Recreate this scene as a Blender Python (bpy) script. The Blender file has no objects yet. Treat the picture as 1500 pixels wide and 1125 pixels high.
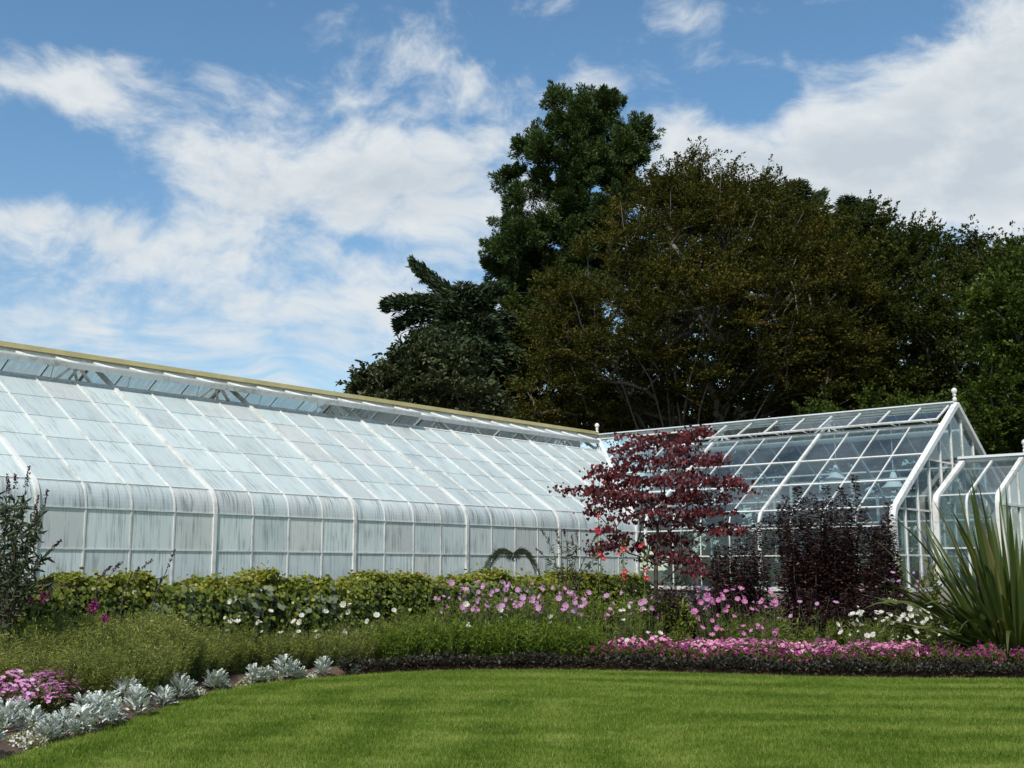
import bpy, bmesh, math, random
import numpy as np
from mathutils import Vector, Matrix
R = math.radians
rng = np.random.default_rng(7)
random.seed(7)
sc = bpy.context.scene
col = sc.collection

# ------------------------------------------------------------------ camera
HC = 1.6
FPX, HOR = 1691.29, 833.77                      # focal length and horizon in pixels of the 1500 px wide photograph
TH = math.atan((HOR - 562.5) / FPX)
cam_d = bpy.data.cameras.new('camera'); cam = bpy.data.objects.new('camera', cam_d); col.objects.link(cam)
cam.location = (0, 0, HC); cam.rotation_euler = (math.pi/2 + TH, 0, 0)
cam_d.sensor_width = 36; cam_d.lens = 36 * FPX / 1500
cam_d.clip_start = .1; cam_d.clip_end = 4000
sc.camera = cam
sc.view_settings.view_transform = 'Standard'; sc.view_settings.look = 'None'
sc.view_settings.exposure = 0.42; sc.view_settings.gamma = 1; sc.view_settings.use_curve_mapping = False
sc.cycles.max_bounces = 8; sc.cycles.transparent_max_bounces = 24; sc.cycles.transmission_bounces = 8
sc.cycles.diffuse_bounces = 3; sc.cycles.glossy_bounces = 3

SUN_EL = 48.0
SUN_DIR = Vector((-.32, -.95, 0)).normalized()      # where the sun stands, horizontally
SUN_AZ = math.atan2(SUN_DIR.x, SUN_DIR.y)

def ray(px, py):
    v = Vector(((px-750)/FPX, 1.0, -(py-562.5)/FPX))
    c, s = math.cos(TH), math.sin(TH)
    return Vector((v.x, c*v.y - s*v.z, s*v.y + c*v.z))
def atY(px, py, Y):
    r = ray(px, py); return Vector((0, 0, HC)) + r*(Y/r.y)
def atZ(px, py, z=0.0):
    r = ray(px, py); return Vector((0, 0, HC)) + r*((z-HC)/r.z)
def gx(px, Y):                                       # ground point seen in column px at depth Y
    return Vector(((px-750)/(FPX/math.cos(TH))*Y*1.012, Y, 0))

# ------------------------------------------------------------------ node helper
def N(nt, t, **kw):
    n = nt.nodes.new(t)
    for k, v in kw.items():
        if k.startswith('i_'):
            key = k[2:]; key = int(key) if key.isdigit() else key.replace('_', ' ')
            n.inputs[key].default_value = v
        else: setattr(n, k, v)
    return n
def M(nt, op, a, b=None, c=None, clamp=False):
    n = nt.nodes.new('ShaderNodeMath'); n.operation = op; n.use_clamp = clamp
    for i, v in enumerate((a, b, c)):
        if v is None: continue
        if isinstance(v, (int, float)): n.inputs[i].default_value = v
        else: nt.links.new(v, n.inputs[i])
    return n.outputs[0]
def VM(nt, op, a, b=None):
    n = nt.nodes.new('ShaderNodeVectorMath'); n.operation = op
    for i, v in enumerate((a, b)):
        if v is None: continue
        if isinstance(v, tuple): n.inputs[i].default_value = v
        else: nt.links.new(v, n.inputs[i])
    return n.outputs['Value'] if op in ('DOT_PRODUCT', 'LENGTH') else n.outputs[0]
def ramp(nt, fac, stops, interp='LINEAR'):
    n = nt.nodes.new('ShaderNodeValToRGB'); n.color_ramp.interpolation = interp
    e = n.color_ramp.elements
    while len(e) < len(stops): e.new(.5)
    for i, (p, c) in enumerate(stops):
        e[i].position = p; e[i].color = (*c, 1) if len(c) == 3 else c
    nt.links.new(fac, n.inputs[0]); return n.outputs[0]
def mixc(nt, fac, a, b, mode='MIX'):
    n = nt.nodes.new('ShaderNodeMix'); n.data_type = 'RGBA'; n.blend_type = mode
    for s, v in ((0, fac), (6, a), (7, b)):
        if isinstance(v, (int, float)): n.inputs[s].default_value = v
        elif isinstance(v, tuple): n.inputs[s].default_value = (*v, 1) if len(v) == 3 else v
        else: nt.links.new(v, n.inputs[s])
    return n.outputs[2]
def smooth(nt, x, lo, hi):
    n = nt.nodes.new('ShaderNodeMapRange'); n.interpolation_type = 'SMOOTHSTEP'
    n.inputs[1].default_value = lo; n.inputs[2].default_value = hi
    nt.links.new(x, n.inputs[0]); return n.outputs[0]
def noise(nt, vec, scale, detail=4, rough=.55, dist=0.0):
    n = nt.nodes.new('ShaderNodeTexNoise'); n.inputs['Scale'].default_value = scale
    n.inputs['Detail'].default_value = detail; n.inputs['Roughness'].default_value = rough
    n.inputs['Distortion'].default_value = dist
    if vec is not None: nt.links.new(vec, n.inputs['Vector'])
    return n.outputs[0]

# ------------------------------------------------------------------ sky: physical sky with drifting cloud
world = bpy.data.worlds.new('World'); sc.world = world; world.use_nodes = True
nt = world.node_tree; nt.nodes.clear()
sky = N(nt, 'ShaderNodeTexSky', sky_type='NISHITA', sun_disc=False)
sky.sun_elevation = R(SUN_EL); sky.sun_rotation = SUN_AZ
sky.air_density = 1.0; sky.dust_density = .3; sky.ozone_density = 2.0

tc = N(nt, 'ShaderNodeTexCoord')
d = tc.outputs['Generated']
sep = N(nt, 'ShaderNodeSeparateXYZ'); nt.links.new(d, sep.inputs[0])
az = M(nt, 'ARCTAN2', sep.outputs[0], sep.outputs[1]); el = M(nt, 'ARCSINE', sep.outputs[2])
skyc = mixc(nt, 1.0, sky.outputs[0], mixc(nt, smooth(nt, el, .10, .40), (1.0, 1.03, .98), (.80, 1.03, 1.07)), 'MULTIPLY')
cmb = N(nt, 'ShaderNodeCombineXYZ'); nt.links.new(az, cmb.inputs[0]); nt.links.new(el, cmb.inputs[1])
uv = cmb.outputs[0]
def azel(px, py):
    v = ray(px, py).normalized(); return math.atan2(v.x, v.y), math.asin(v.z)
# cloud banks (bearing and height of the centre, reach, weight): cumulus over the trees, thin sheets lower down
BANKS = [(90, 128, 100, 26, .55), (10, 305, 90, 26, .62), (120, 345, 120, 32, .55), (270, 225, 60, 50, .50), (340, 300, 120, 50, .45), (460, 155, 110, 26, .50), (500, 280, 170, 55, .55),
         (660, 240, 120, 50, .62), (640, 320, 170, 60, .5), (250, 370, 280, 40, .34), (860, 120, 55, 34, .52), (1000, 215, 55, 40, .5), (930, 170, 60, 40, .40),
         (1080, 255, 120, 45, .5), (1270, 190, 110, 60, .55), (1400, 200, 150, 100, .66), (1480, 70, 70, 60, .5), (1560, 160, 160, 140, .7), (1300, 290, 240, 60, .55), (1190, 110, 30, 40, .3),
         (250, 480, 450, 90, .46), (620, 460, 200, 80, .48), (1030, 26, 55, 18, .40), (1130, 66, 34, 26, .34), (700, 130, 90, 26, .32), (250, 80, 150, 34, .30), (560, 40, 160, 40, .16), (1035, 95, 22, 14, .3), (520, 60, 60, 40, .2),
         (90, 220, 115, 40, -.62), (640, 175, 70, 30, -.3), (560, 362, 70, 20, -.45), (1080, 150, 60, 34, -.22), (1020, 240, 90, 40, .35), (1170, 230, 90, 60, .35), (960, 60, 120, 40, -.35), (60, 40, 120, 30, -.25), (330, 20, 200, 26, -.25), (760, 40, 120, 40, -.3), (430, 400, 160, 22, -.2)]
den = None
for px, py, rx, ry, wt in BANKS:
    a0, e0 = azel(px, py)
    q = VM(nt, 'MULTIPLY', VM(nt, 'SUBTRACT', uv, (a0, e0, 0)), (FPX/rx, FPX/ry, 0))
    wt *= .9
    g = M(nt, 'EXPONENT', M(nt, 'MULTIPLY', VM(nt, 'DOT_PRODUCT', q, q), -.7))
    den = M(nt, 'MULTIPLY', g, wt) if den is None else M(nt, 'MULTIPLY_ADD', g, wt, den)
# away from the banks the same broken cloud goes on all round
far = smooth(nt, M(nt, 'ABSOLUTE', az), .55, .8)
high = smooth(nt, el, .58, .75)
den = M(nt, 'ADD', den, M(nt, 'MULTIPLY', M(nt, 'MAXIMUM', far, high), .30))
wrp = N(nt, 'ShaderNodeTexNoise'); wrp.inputs['Scale'].default_value = 5.0; wrp.inputs['Detail'].default_value = 3; nt.links.new(d, wrp.inputs['Vector'])
wv = VM(nt, 'MULTIPLY', VM(nt, 'SUBTRACT', wrp.outputs['Color'], (.5,.5,.5)), (.16,.16,.10))
den = M(nt, 'ADD', den, .07)
vs = VM(nt, 'MULTIPLY', VM(nt, 'ADD', d, wv), (1.0, 1.0, 1.7))
low = smooth(nt, el, .24, .13)
def cloud_noise(v):
    a = noise(nt, v, 7.5, 4, .5); b = noise(nt, v, 22.0, 9, .62)
    return M(nt, 'ADD', M(nt, 'MULTIPLY', a, .58), M(nt, 'MULTIPLY', b, .42))
n1 = cloud_noise(vs)
sv_ = VM(nt, 'MULTIPLY', VM(nt, 'ADD', d, wv), (1.0, 1.0, 8.0))
n2 = M(nt, 'ADD', M(nt, 'MULTIPLY', noise(nt, sv_, 6.0, 4, .5), .5), M(nt, 'MULTIPLY', noise(nt, sv_, 17.0, 7, .6), .5))
nn = N(nt, 'ShaderNodeMix'); nt.links.new(low, nn.inputs[0]); nt.links.new(n1, nn.inputs[2]); nt.links.new(n2, nn.inputs[3])
dd = M(nt, 'ADD', den, M(nt, 'MULTIPLY', M(nt, 'SUBTRACT', nn.outputs[0], .525), 4.0))
cover = M(nt, 'MULTIPLY', smooth(nt, dd, .0, .92), .96)
n1b = cloud_noise(VM(nt, 'ADD', vs, (-.012, -.010, .040)))
body = noise(nt, VM(nt, 'MULTIPLY', vs, (1, 1, 1.5)), 13.0, 7, .6)
shade = M(nt, 'ADD', M(nt, 'ADD', M(nt, 'MULTIPLY', M(nt, 'SUBTRACT', n1, n1b), 3.6), M(nt, 'MULTIPLY', M(nt, 'SUBTRACT', body, .42), 1.7)), smooth(nt, dd, 1.5, .35), clamp=True)
cloudc = mixc(nt, shade, (4.25, 4.75, 5.2), (5.75, 6.05, 6.2))
skymix = mixc(nt, cover, skyc, cloudc)
bg = N(nt, 'ShaderNodeBackground'); bg.inputs[1].default_value = .1
nt.links.new(skymix, bg.inputs[0])
wo = N(nt, 'ShaderNodeOutputWorld'); nt.links.new(bg.outputs[0], wo.inputs[0])

sun_d = bpy.data.lights.new('sun', 'SUN'); sun_d.energy = 3.6; sun_d.angle = R(.5); sun_d.color = (1, .955, .88)
sun = bpy.data.objects.new('sun', sun_d); col.objects.link(sun)
sv = Vector((SUN_DIR.x*math.cos(R(SUN_EL)), SUN_DIR.y*math.cos(R(SUN_EL)), math.sin(R(SUN_EL))))
sun.rotation_euler = sv.to_track_quat('Z', 'Y').to_euler(); sun.location = (-20, -20, 40)

# ------------------------------------------------------------------ object helpers
def link(name, me, parent=None, loc=None):
    o = bpy.data.objects.new(name, me); col.objects.link(o)
    if parent: o.parent = parent
    if loc is not None: o.location = loc
    return o
def tag(o, label=None, cat=None, group=None, kind=None):
    if label: o['label'] = label
    if cat: o['category'] = cat
    if group: o['group'] = group
    if kind: o['kind'] = kind
    return o
def thing(name, label, cat, loc=(0,0,0), rz=0, group=None):
    o = link(name, None, None, loc); o.rotation_euler = (0, 0, rz); o.empty_display_size = .2
    return tag(o, label, cat, group)
ORD = 'first second third fourth fifth sixth seventh eighth ninth tenth eleventh twelfth thirteenth fourteenth fifteenth sixteenth seventeenth eighteenth nineteenth twentieth'.split() + ['twenty-first','twenty-second','twenty-third','twenty-fourth','twenty-fifth'] + ['twenty-'+w for w in 'sixth seventh eighth ninth'.split()] + ['thirtieth'] + ['thirty-'+w for w in 'first second third fourth fifth sixth'.split()]
def copy_tree(o, parent=None):
    c = o.copy(); col.objects.link(c); c.parent = parent
    for ch in o.children: copy_tree(ch, c)
    return c
def mesh_np(name, V, F, mat, rnd=None, smooth=False, uv=None):
    """V (n,3), F (m,k) with one k; rnd: one value per vertex"""
    V = np.ascontiguousarray(V, np.float32); F = np.ascontiguousarray(F, np.int32); m, k = F.shape
    me = bpy.data.meshes.new(name)
    me.vertices.add(len(V)); me.vertices.foreach_set('co', V.ravel())
    me.loops.add(m*k); me.loops.foreach_set('vertex_index', F.ravel())
    me.polygons.add(m); me.polygons.foreach_set('loop_start', np.arange(0, m*k, k, dtype=np.int32))
    if rnd is not None:
        a = me.attributes.new('rnd', 'FLOAT', 'POINT'); a.data.foreach_set('value', np.ascontiguousarray(rnd, np.float32))
    if smooth: me.polygons.foreach_set('use_smooth', np.ones(m, bool))
    for mm in (mat if isinstance(mat, (list, tuple)) else [mat]): me.materials.append(mm)
    me.update(calc_edges=True)
    return me
def mesh_py(name, V, F, mat, uv=None, smooth=False):
    me = bpy.data.meshes.new(name); me.from_pydata([tuple(v) for v in V], [], F); me.materials.append(mat)
    if uv is not None:
        l = me.uv_layers.new(name='UVMap')
        for p in me.polygons:
            for li in p.loop_indices: l.data[li].uv = uv[me.loops[li].vertex_index]
    if smooth:
        for p in me.polygons: p.use_smooth = True
    return me
class MB:
    """collects boxes, bars, tubes into one mesh"""
    def __init__(s): s.V = []; s.F = []
    def box(s, x0, x1, y0, y1, z0, z1):
        b = len(s.V); s.V += [(x,y,z) for z in (z0,z1) for y in (y0,y1) for x in (x0,x1)]
        s.F += [[b+i for i in f] for f in ((0,2,3,1),(4,5,7,6),(0,1,5,4),(1,3,7,5),(3,2,6,7),(2,0,4,6))]; return s
    def bar(s, A, B, w, h, up=(0,0,1)):
        A, B = Vector(A), Vector(B); d = (B-A).normalized(); up = Vector(up)
        if abs(d.dot(up)) > .98: up = Vector((1,0,0))
        x = d.cross(up).normalized(); y = x.cross(d).normalized(); b = len(s.V)
        for P in (A, B):
            for sx, sy in ((-1,-1),(1,-1),(1,1),(-1,1)): s.V.append(tuple(P + x*(sx*w/2) + y*(sy*h/2)))
        s.F += [[b+i for i in f] for f in ((3,2,1,0),(4,5,6,7),(0,1,5,4),(1,2,6,5),(2,3,7,6),(3,0,4,7))]; return s
    def lathe(s, prof, c=(0,0,0), n=16):
        b = len(s.V)
        for r, z in prof:
            for i in range(n):
                a = 2*math.pi*i/n; s.V.append((c[0]+r*math.cos(a), c[1]+r*math.sin(a), c[2]+z))
        for j in range(len(prof)-1):
            for i in range(n):
                i2 = (i+1) % n; s.F.append([b+j*n+i, b+j*n+i2, b+(j+1)*n+i2, b+(j+1)*n+i])
        s.F.append([b+i for i in range(n)][::-1]); s.F.append([b+(len(prof)-1)*n+i for i in range(n)]); return s
    def mesh(s, name, mat, smooth=False): return mesh_py(name, s.V, s.F, mat, smooth=smooth)
    def obj(s, name, mat, parent=None, loc=None, smooth=False): return link(name, s.mesh(name, mat, smooth), parent, loc)

def tubes(polys, sides=6):
    """polys: list of (points (n,3), radii (n)) -> V, F of tapering tubes"""
    Vs, Fs, b = [], [], 0
    ang = np.arange(sides)*2*np.pi/sides; ca, sa = np.cos(ang), np.sin(ang)
    for P, r in polys:
        P = np.asarray(P, float); r = np.asarray(r, float); n = len(P)
        T = np.gradient(P, axis=0); T /= np.linalg.norm(T, axis=1, keepdims=True) + 1e-9
        up = np.where(np.abs(T[:, 2:3]) > .9, np.array([[1., 0, 0]]), np.array([[0, 0, 1.]]))
        X = np.cross(T, up); X /= np.linalg.norm(X, axis=1, keepdims=True) + 1e-9; Y = np.cross(X, T)
        ring = P[:, None] + r[:, None, None]*(X[:, None]*ca[None, :, None] + Y[:, None]*sa[None, :, None])
        Vs.append(ring.reshape(-1, 3))
        i = np.arange(n-1)[:, None]*sides; j = np.arange(sides)[None]; j2 = (j+1) % sides
        Fs.append((b + np.stack([i+j, i+j2, i+sides+j2, i+sides+j], -1)).reshape(-1, 4)); b += n*sides
    return np.concatenate(Vs), np.concatenate(Fs)

# leaf templates: x across, y along, z out; faces as quads
T_DIAMOND = (np.array([[0,0,0],[.5,.45,.06],[0,1,0],[-.5,.45,.06]]), np.array([[0,1,2,3]]))
T_OVAL = (np.array([[0,0,0],[.38,.3,.10],[.34,.7,.08],[0,1,-.06],[-.34,.7,.08],[-.38,.3,.10]]), np.array([[0,1,2,3],[0,3,4,5]]))
T_BLADE = (np.array([[-.5,0,0],[.5,0,0],[.3,.6,.0],[-.3,.6,.0],[.04,1,-.05],[-.04,1,-.05]]), np.array([[0,1,2,3],[3,2,4,5]]))
T_HEART = (np.array([[0,.08,0],[.42,0,.05],[.52,.38,.08],[0,1,-.1],[-.52,.38,.08],[-.42,0,.05]]), np.array([[0,1,2,3],[0,3,4,5]]))
T_IVY = (np.array([[0,0,0],[.5,.1,.05],[.3,.38,.07],[.55,.65,.0],[.16,.62,.05],[0,1.05,-.05],[-.16,.62,.05],[-.55,.65,.0],[-.3,.38,.07],[-.5,.1,.05]]),
         np.array([[0,1,2,8],[0,2,8,9],[2,3,4,8],[4,6,8,8],[4,5,6,6],[6,7,8,8]]))
T_IVY = (T_IVY[0], np.array([[0,1,2,8],[0,8,9,9],[2,3,4,6],[8,2,6,7],[4,5,6,6]]))
T_IVY = (np.array([[0,0,0],[.48,.12,.05],[.52,.62,.0],[0,1.05,-.06],[-.52,.62,.0],[-.48,.12,.05],[0,.55,.05]]), np.array([[0,1,2,6],[6,2,3,4],[0,6,4,5]]))
T_LOBE = (np.array([[0,0,0],[.20,.30,.05],[0,.24,.02],[-.20,.30,.05],[.40,.56,.07],[0,.46,.04],[-.40,.56,.07],[.42,.80,.04],[0,.70,.04],[-.42,.80,.04],[.24,.98,.0],[0,1.06,-.04],[-.24,.98,.0]]), np.array([[0,1,2,3],[2,4,5,6],[5,7,8,9],[8,10,11,12],[0,4,5,6],[2,7,8,9]]))
def unit(a): return a/(np.linalg.norm(a, axis=-1, keepdims=True)+1e-9)
def leaves(P, D, size, tmpl, width=.6, nrm=None, rnd=None, tone=None):
    """one leaf per point: P positions, D leaf axis, size lengths. returns V, F, rnd per vertex"""
    P = np.asarray(P, float); n = len(P); D = unit(np.asarray(D, float)); size = np.broadcast_to(size, (n,))
    if nrm is None: nrm = rng.normal(size=(n,3))
    X = unit(np.cross(D, nrm)); Z = np.cross(X, D)
    T, F = tmpl; k = len(T)
    V = P[:,None] + size[:,None,None]*(T[None,:,0:1]*width*X[:,None] + T[None,:,1:2]*D[:,None] + T[None,:,2:3]*Z[:,None])
    FF = (np.arange(n)*k)[:,None,None] + F[None]
    r = rng.random(n) if rnd is None else rnd
    return V.reshape(-1,3), FF.reshape(-1, F.shape[1]), np.repeat(r, k)
def join(parts):
    b = 0; V=[]; F=[]; Rn=[]
    for v, f, r in parts: V.append(v); F.append(f+b); Rn.append(r); b += len(v)
    return np.concatenate(V), np.concatenate(F), np.concatenate(Rn)

# ------------------------------------------------------------------ materials
def new_mat(name):
    m = bpy.data.materials.new(name); m.use_nodes = True; nt = m.node_tree; nt.nodes.clear()
    out = N(nt, 'ShaderNodeOutputMaterial'); return m, nt, out
def leaf_mat(name, stops, rough=.55, transl=.22, spec=.35, vary=.0, scale=.4, through=(1.3,1.35,.6)):
    m, nt, out = new_mat(name)
    at = N(nt, 'ShaderNodeAttribute', attribute_name='rnd'); fac = at.outputs['Fac']
    if vary:
        g = N(nt, 'ShaderNodeNewGeometry'); nz = noise(nt, g.outputs['Position'], scale, 3)
        fac = M(nt, 'ADD', fac, M(nt, 'MULTIPLY', M(nt, 'SUBTRACT', nz, .5), vary), clamp=True)
    c = ramp(nt, fac, stops)
    p = N(nt, 'ShaderNodeBsdfPrincipled', i_Roughness=rough); p.inputs['Specular IOR Level'].default_value = spec
    nt.links.new(c, p.inputs['Base Color'])
    t = N(nt, 'ShaderNodeBsdfTranslucent'); nt.links.new(mixc(nt, 1.0, c, through, 'MULTIPLY'), t.inputs[0])
    mx = N(nt, 'ShaderNodeMixShader'); mx.inputs[0].default_value = transl
    nt.links.new(p.outputs[0], mx.inputs[1]); nt.links.new(t.outputs[0], mx.inputs[2]); nt.links.new(mx.outputs[0], out.inputs[0])
    return m
def plain(name, c1, c2, scale=3, rough=.7, bump=.0, bscale=30, metal=0, stretch=(1,1,1), spec=.5):
    m, nt, out = new_mat(name); tc = N(nt, 'ShaderNodeTexCoord'); v = VM(nt, 'MULTIPLY', tc.outputs['Object'], stretch)
    c = ramp(nt, noise(nt, v, scale, 6, .6), [(.3, c1), (.7, c2)])
    p = N(nt, 'ShaderNodeBsdfPrincipled', i_Roughness=rough, i_Metallic=metal); p.inputs['Specular IOR Level'].default_value = spec
    nt.links.new(c, p.inputs['Base Color'])
    if bump:
        b = N(nt, 'ShaderNodeBump', i_Strength=bump, i_Distance=.02); nt.links.new(noise(nt, v, bscale, 6, .65), b.inputs['Height']); nt.links.new(b.outputs[0], p.inputs['Normal'])
    nt.links.new(p.outputs[0], out.inputs[0]); return m
def hsv(r, g, b): return (r, g, b)

def white_paint(name, base, grime, amount):
    m, nt, out = new_mat(name); g = N(nt, 'ShaderNodeNewGeometry'); pos = g.outputs['Position']
    n1 = noise(nt, pos, 9, 6, .7); n2 = noise(nt, pos, 1.3, 4, .6)
    f = smooth(nt, M(nt, 'ADD', M(nt, 'MULTIPLY', n1, .6), M(nt, 'MULTIPLY', n2, .5)), .50, .74)
    c = mixc(nt, M(nt, 'MULTIPLY', f, amount), base, grime)
    p = N(nt, 'ShaderNodeBsdfPrincipled', i_Roughness=.5); nt.links.new(c, p.inputs['Base Color']); nt.links.new(p.outputs[0], out.inputs[0]); return m
PAINT = white_paint('white_paint', (.62, .62, .60), (.30, .31, .26), .85)
PAINT_OLD = white_paint('weathered_white_paint', (.62, .63, .62), (.30, .31, .30), .75)
YELLOW = plain('lichen_yellow_board', (.40, .33, .14), (.50, .43, .22), 2.2, .85, .3, 20)
LEAD = plain('grey_ridge_metal', (.50, .55, .58), (.60, .66, .68), 1.5, .45, 0)
STONE = plain('base_wall_stone', (.16, .15, .13), (.27, .25, .22), 5, .9, .5, 25)

def pane_fresnel(nt, f0=.05):
    g = N(nt, 'ShaderNodeNewGeometry')
    c = M(nt, 'SUBTRACT', 1.0, M(nt, 'ABSOLUTE', VM(nt, 'DOT_PRODUCT', g.outputs['Normal'], g.outputs['Incoming'])), clamp=True)
    return M(nt, 'MULTIPLY_ADD', M(nt, 'POWER', c, 5.0), 1-f0, f0)
def washed_glass(name, streak=.5, clear=.10, tint=(.66,.72,.735), warm=(.66,.645,.63)):
    """glass under a thin coat of white shading wash, dirty where rain has run down it"""
    m, nt, out = new_mat(name)
    uvn = N(nt, 'ShaderNodeUVMap', uv_map='UVMap'); oi = N(nt, 'ShaderNodeObjectInfo')
    off = N(nt, 'ShaderNodeCombineXYZ'); nt.links.new(M(nt, 'MULTIPLY', oi.outputs['Random'], 57.0), off.inputs[0]); nt.links.new(M(nt, 'MULTIPLY', oi.outputs['Random'], 23.0), off.inputs[1])
    v = VM(nt, 'ADD', uvn.outputs[0], off.outputs[0])
    s1 = noise(nt, VM(nt, 'MULTIPLY', v, (26, 1.0, 0)), 1.0, 5, .65, .15)
    s2 = noise(nt, VM(nt, 'MULTIPLY', v, (60, 3.0, 0)), 1.0, 4, .6)
    s3 = noise(nt, VM(nt, 'MULTIPLY', v, (4, 1.6, 0)), 1.0, 3, .5)
    grain = noise(nt, v, 40, 3, .6)
    st = M(nt, 'ADD', M(nt, 'MULTIPLY', s1, .6), M(nt, 'ADD', M(nt, 'MULTIPLY', s2, .25), M(nt, 'MULTIPLY', s3, .35)))
    f = smooth(nt, st, .56, .78)
    fl = smooth(nt, M(nt, 'ADD', s1, M(nt, 'MULTIPLY', s3, .4)), .55, .85)
    r2 = M(nt, 'FRACT', M(nt, 'MULTIPLY', oi.outputs['Random'], 91.7))
    pick = smooth(nt, r2, .70, .95)
    c = mixc(nt, M(nt, 'MULTIPLY', pick, .85), tint, warm)
    c = mixc(nt, 1.0, c, ramp(nt, M(nt, 'FRACT', M(nt, 'MULTIPLY', oi.outputs['Random'], 37.3)), [(0, (.86,.87,.88)), (.5, (.96,.96,.96)), (1, (1.04,1.03,1.02))]), 'MULTIPLY')
    c = mixc(nt, M(nt, 'MULTIPLY', fl, .45), c, (.86, .90, .91))
    c = mixc(nt, M(nt, 'MULTIPLY', f, streak), c, (.16, .20, .21))
    c = mixc(nt, M(nt, 'MULTIPLY', grain, .12), c, (.4, .44, .45))
    df = N(nt, 'ShaderNodeBsdfDiffuse'); nt.links.new(c, df.inputs[0])
    tl = N(nt, 'ShaderNodeBsdfTranslucent'); nt.links.new(c, tl.inputs[0])
    mx = N(nt, 'ShaderNodeMixShader'); mx.inputs[0].default_value = .30; nt.links.new(df.outputs[0], mx.inputs[1]); nt.links.new(tl.outputs[0], mx.inputs[2])
    tr = N(nt, 'ShaderNodeBsdfTransparent', i_Color=(.85,.93,.93,1))
    m2 = N(nt, 'ShaderNodeMixShader'); nt.links.new(M(nt, 'ADD', M(nt, 'MULTIPLY', f, .28), clear, clamp=True), m2.inputs[0]); nt.links.new(mx.outputs[0], m2.inputs[1]); nt.links.new(tr.outputs[0], m2.inputs[2])
    gl = N(nt, 'ShaderNodeBsdfGlossy', i_Roughness=.22); fr = pane_fresnel(nt, .04)
    m3 = N(nt, 'ShaderNodeMixShader'); nt.links.new(M(nt, 'MULTIPLY', fr, .7), m3.inputs[0]); nt.links.new(m2.outputs[0], m3.inputs[1]); nt.links.new(gl.outputs[0], m3.inputs[2])
    nt.links.new(m3.outputs[0], out.inputs[0]); return m
WASH_ROOF = washed_glass('whitewashed_roof_glass', .40, .05, (.665,.765,.755), (.69,.71,.685))
WASH_CURVE = washed_glass('whitewashed_curved_glass', .95, .10, (.70,.78,.79), (.70,.70,.69))
WASH_WALL = washed_glass('whitewashed_wall_glass', .60, .06, (.80,.88,.865), (.80,.82,.78))
WASH_FAR = washed_glass('thinly_whitewashed_glass', .2, .58, (.70,.76,.76))
def clear_glass(name, dirt=.10, tint=(.80,.87,.88)):
    m, nt, out = new_mat(name); g = N(nt, 'ShaderNodeNewGeometry')
    nz = smooth(nt, noise(nt, g.outputs['Position'], 1.1, 5, .5), .0, .8)
    tr = N(nt, 'ShaderNodeBsdfTransparent', i_Color=(*tint, 1)); gl = N(nt, 'ShaderNodeBsdfGlossy', i_Roughness=.02); fr = pane_fresnel(nt, .05)
    df = N(nt, 'ShaderNodeBsdfDiffuse', i_Color=(.34,.39,.40,1))
    m1 = N(nt, 'ShaderNodeMixShader'); nt.links.new(M(nt, 'MULTIPLY', nz, dirt), m1.inputs[0]); nt.links.new(tr.outputs[0], m1.inputs[1]); nt.links.new(df.outputs[0], m1.inputs[2])
    m2 = N(nt, 'ShaderNodeMixShader'); nt.links.new(fr, m2.inputs[0]); nt.links.new(m1.outputs[0], m2.inputs[1]); nt.links.new(gl.outputs[0], m2.inputs[2])
    nt.links.new(m2.outputs[0], out.inputs[0]); return m
CLEAR = clear_glass('clear_glass', .08); CLEAR_ROOF = clear_glass('dusty_clear_glass', .12, (.80,.88,.90))

# ------------------------------------------------------------------ ground, lawn, bed
LAWN_PX = [(-160,1190),(-60,1140),(0,1112),(60,1093),(150,1068),(220,1045),(300,1013),(400,998),(470,993),(530,988),(600,983),(700,981),(850,981),(1000,985),(1150,990),(1300,993),(1500,994),(1700,994),(2000,992)]
# the edge is kept as a distance for each bearing, since at the near end it turns towards the path
_px = np.arange(-700, 2300, 5.0); _py = np.interp(_px, [p[0] for p in LAWN_PX], [p[1] for p in LAWN_PX])
for _ in range(3): _py = np.convolve(np.pad(_py, 6, mode='edge'), np.ones(13)/13, 'valid')
_E = [atZ(a, b) for a, b in zip(_px, _py)]
EU = np.array([p.x/p.y for p in _E]); EYU = np.array([p.y for p in _E])
def edgeU(u): return np.interp(u, EU, EYU)
def edge_at(x, y): return float(edgeU(x/max(y, .1)))
def edge_px(px, off=0.0):
    """ground point seen in column px, off metres beyond the lawn edge"""
    u = (px-750)/1713.0; y = float(edgeU(u)) + off; return Vector((u*y, y, 0))
def grid_sheet(name, xs, ys_lo, ys_hi, ny, zf, mat):
    V=[]; F=[]; nx=len(xs)
    for j in range(ny+1):
        for i, x in enumerate(xs):
            y = ys_lo[i] + (ys_hi[i]-ys_lo[i])*j/ny; V.append((x, y, zf(x, y, j/ny)))
    for j in range(ny):
        for i in range(nx-1):
            a=j*nx+i; F.append([a,a+1,a+nx+1,a+nx])
    return link(name, mesh_py(name, V, F, mat, smooth=True))
_ep = np.array([[u*float(edgeU(u)), float(edgeU(u))] for u in np.linspace(-1.2, 1.3, 420)])
def mow_dist(X, Y):
    X = np.asarray(X, float); Y = np.asarray(Y, float); out = np.empty(len(X))
    for i in range(0, len(X), 20000):
        out[i:i+20000] = np.sqrt(((X[i:i+20000,None]-_ep[None,:,0])**2 + (Y[i:i+20000,None]-_ep[None,:,1])**2).min(1))
    return out
def add_attr(me, name, vals):
    a = me.attributes.new(name, 'FLOAT', 'POINT'); a.data.foreach_set('value', np.ascontiguousarray(vals, np.float32))
m, nt, out = new_mat('mown_lawn'); g = N(nt, 'ShaderNodeNewGeometry'); pos = g.outputs['Position']
STRIPES = []
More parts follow.
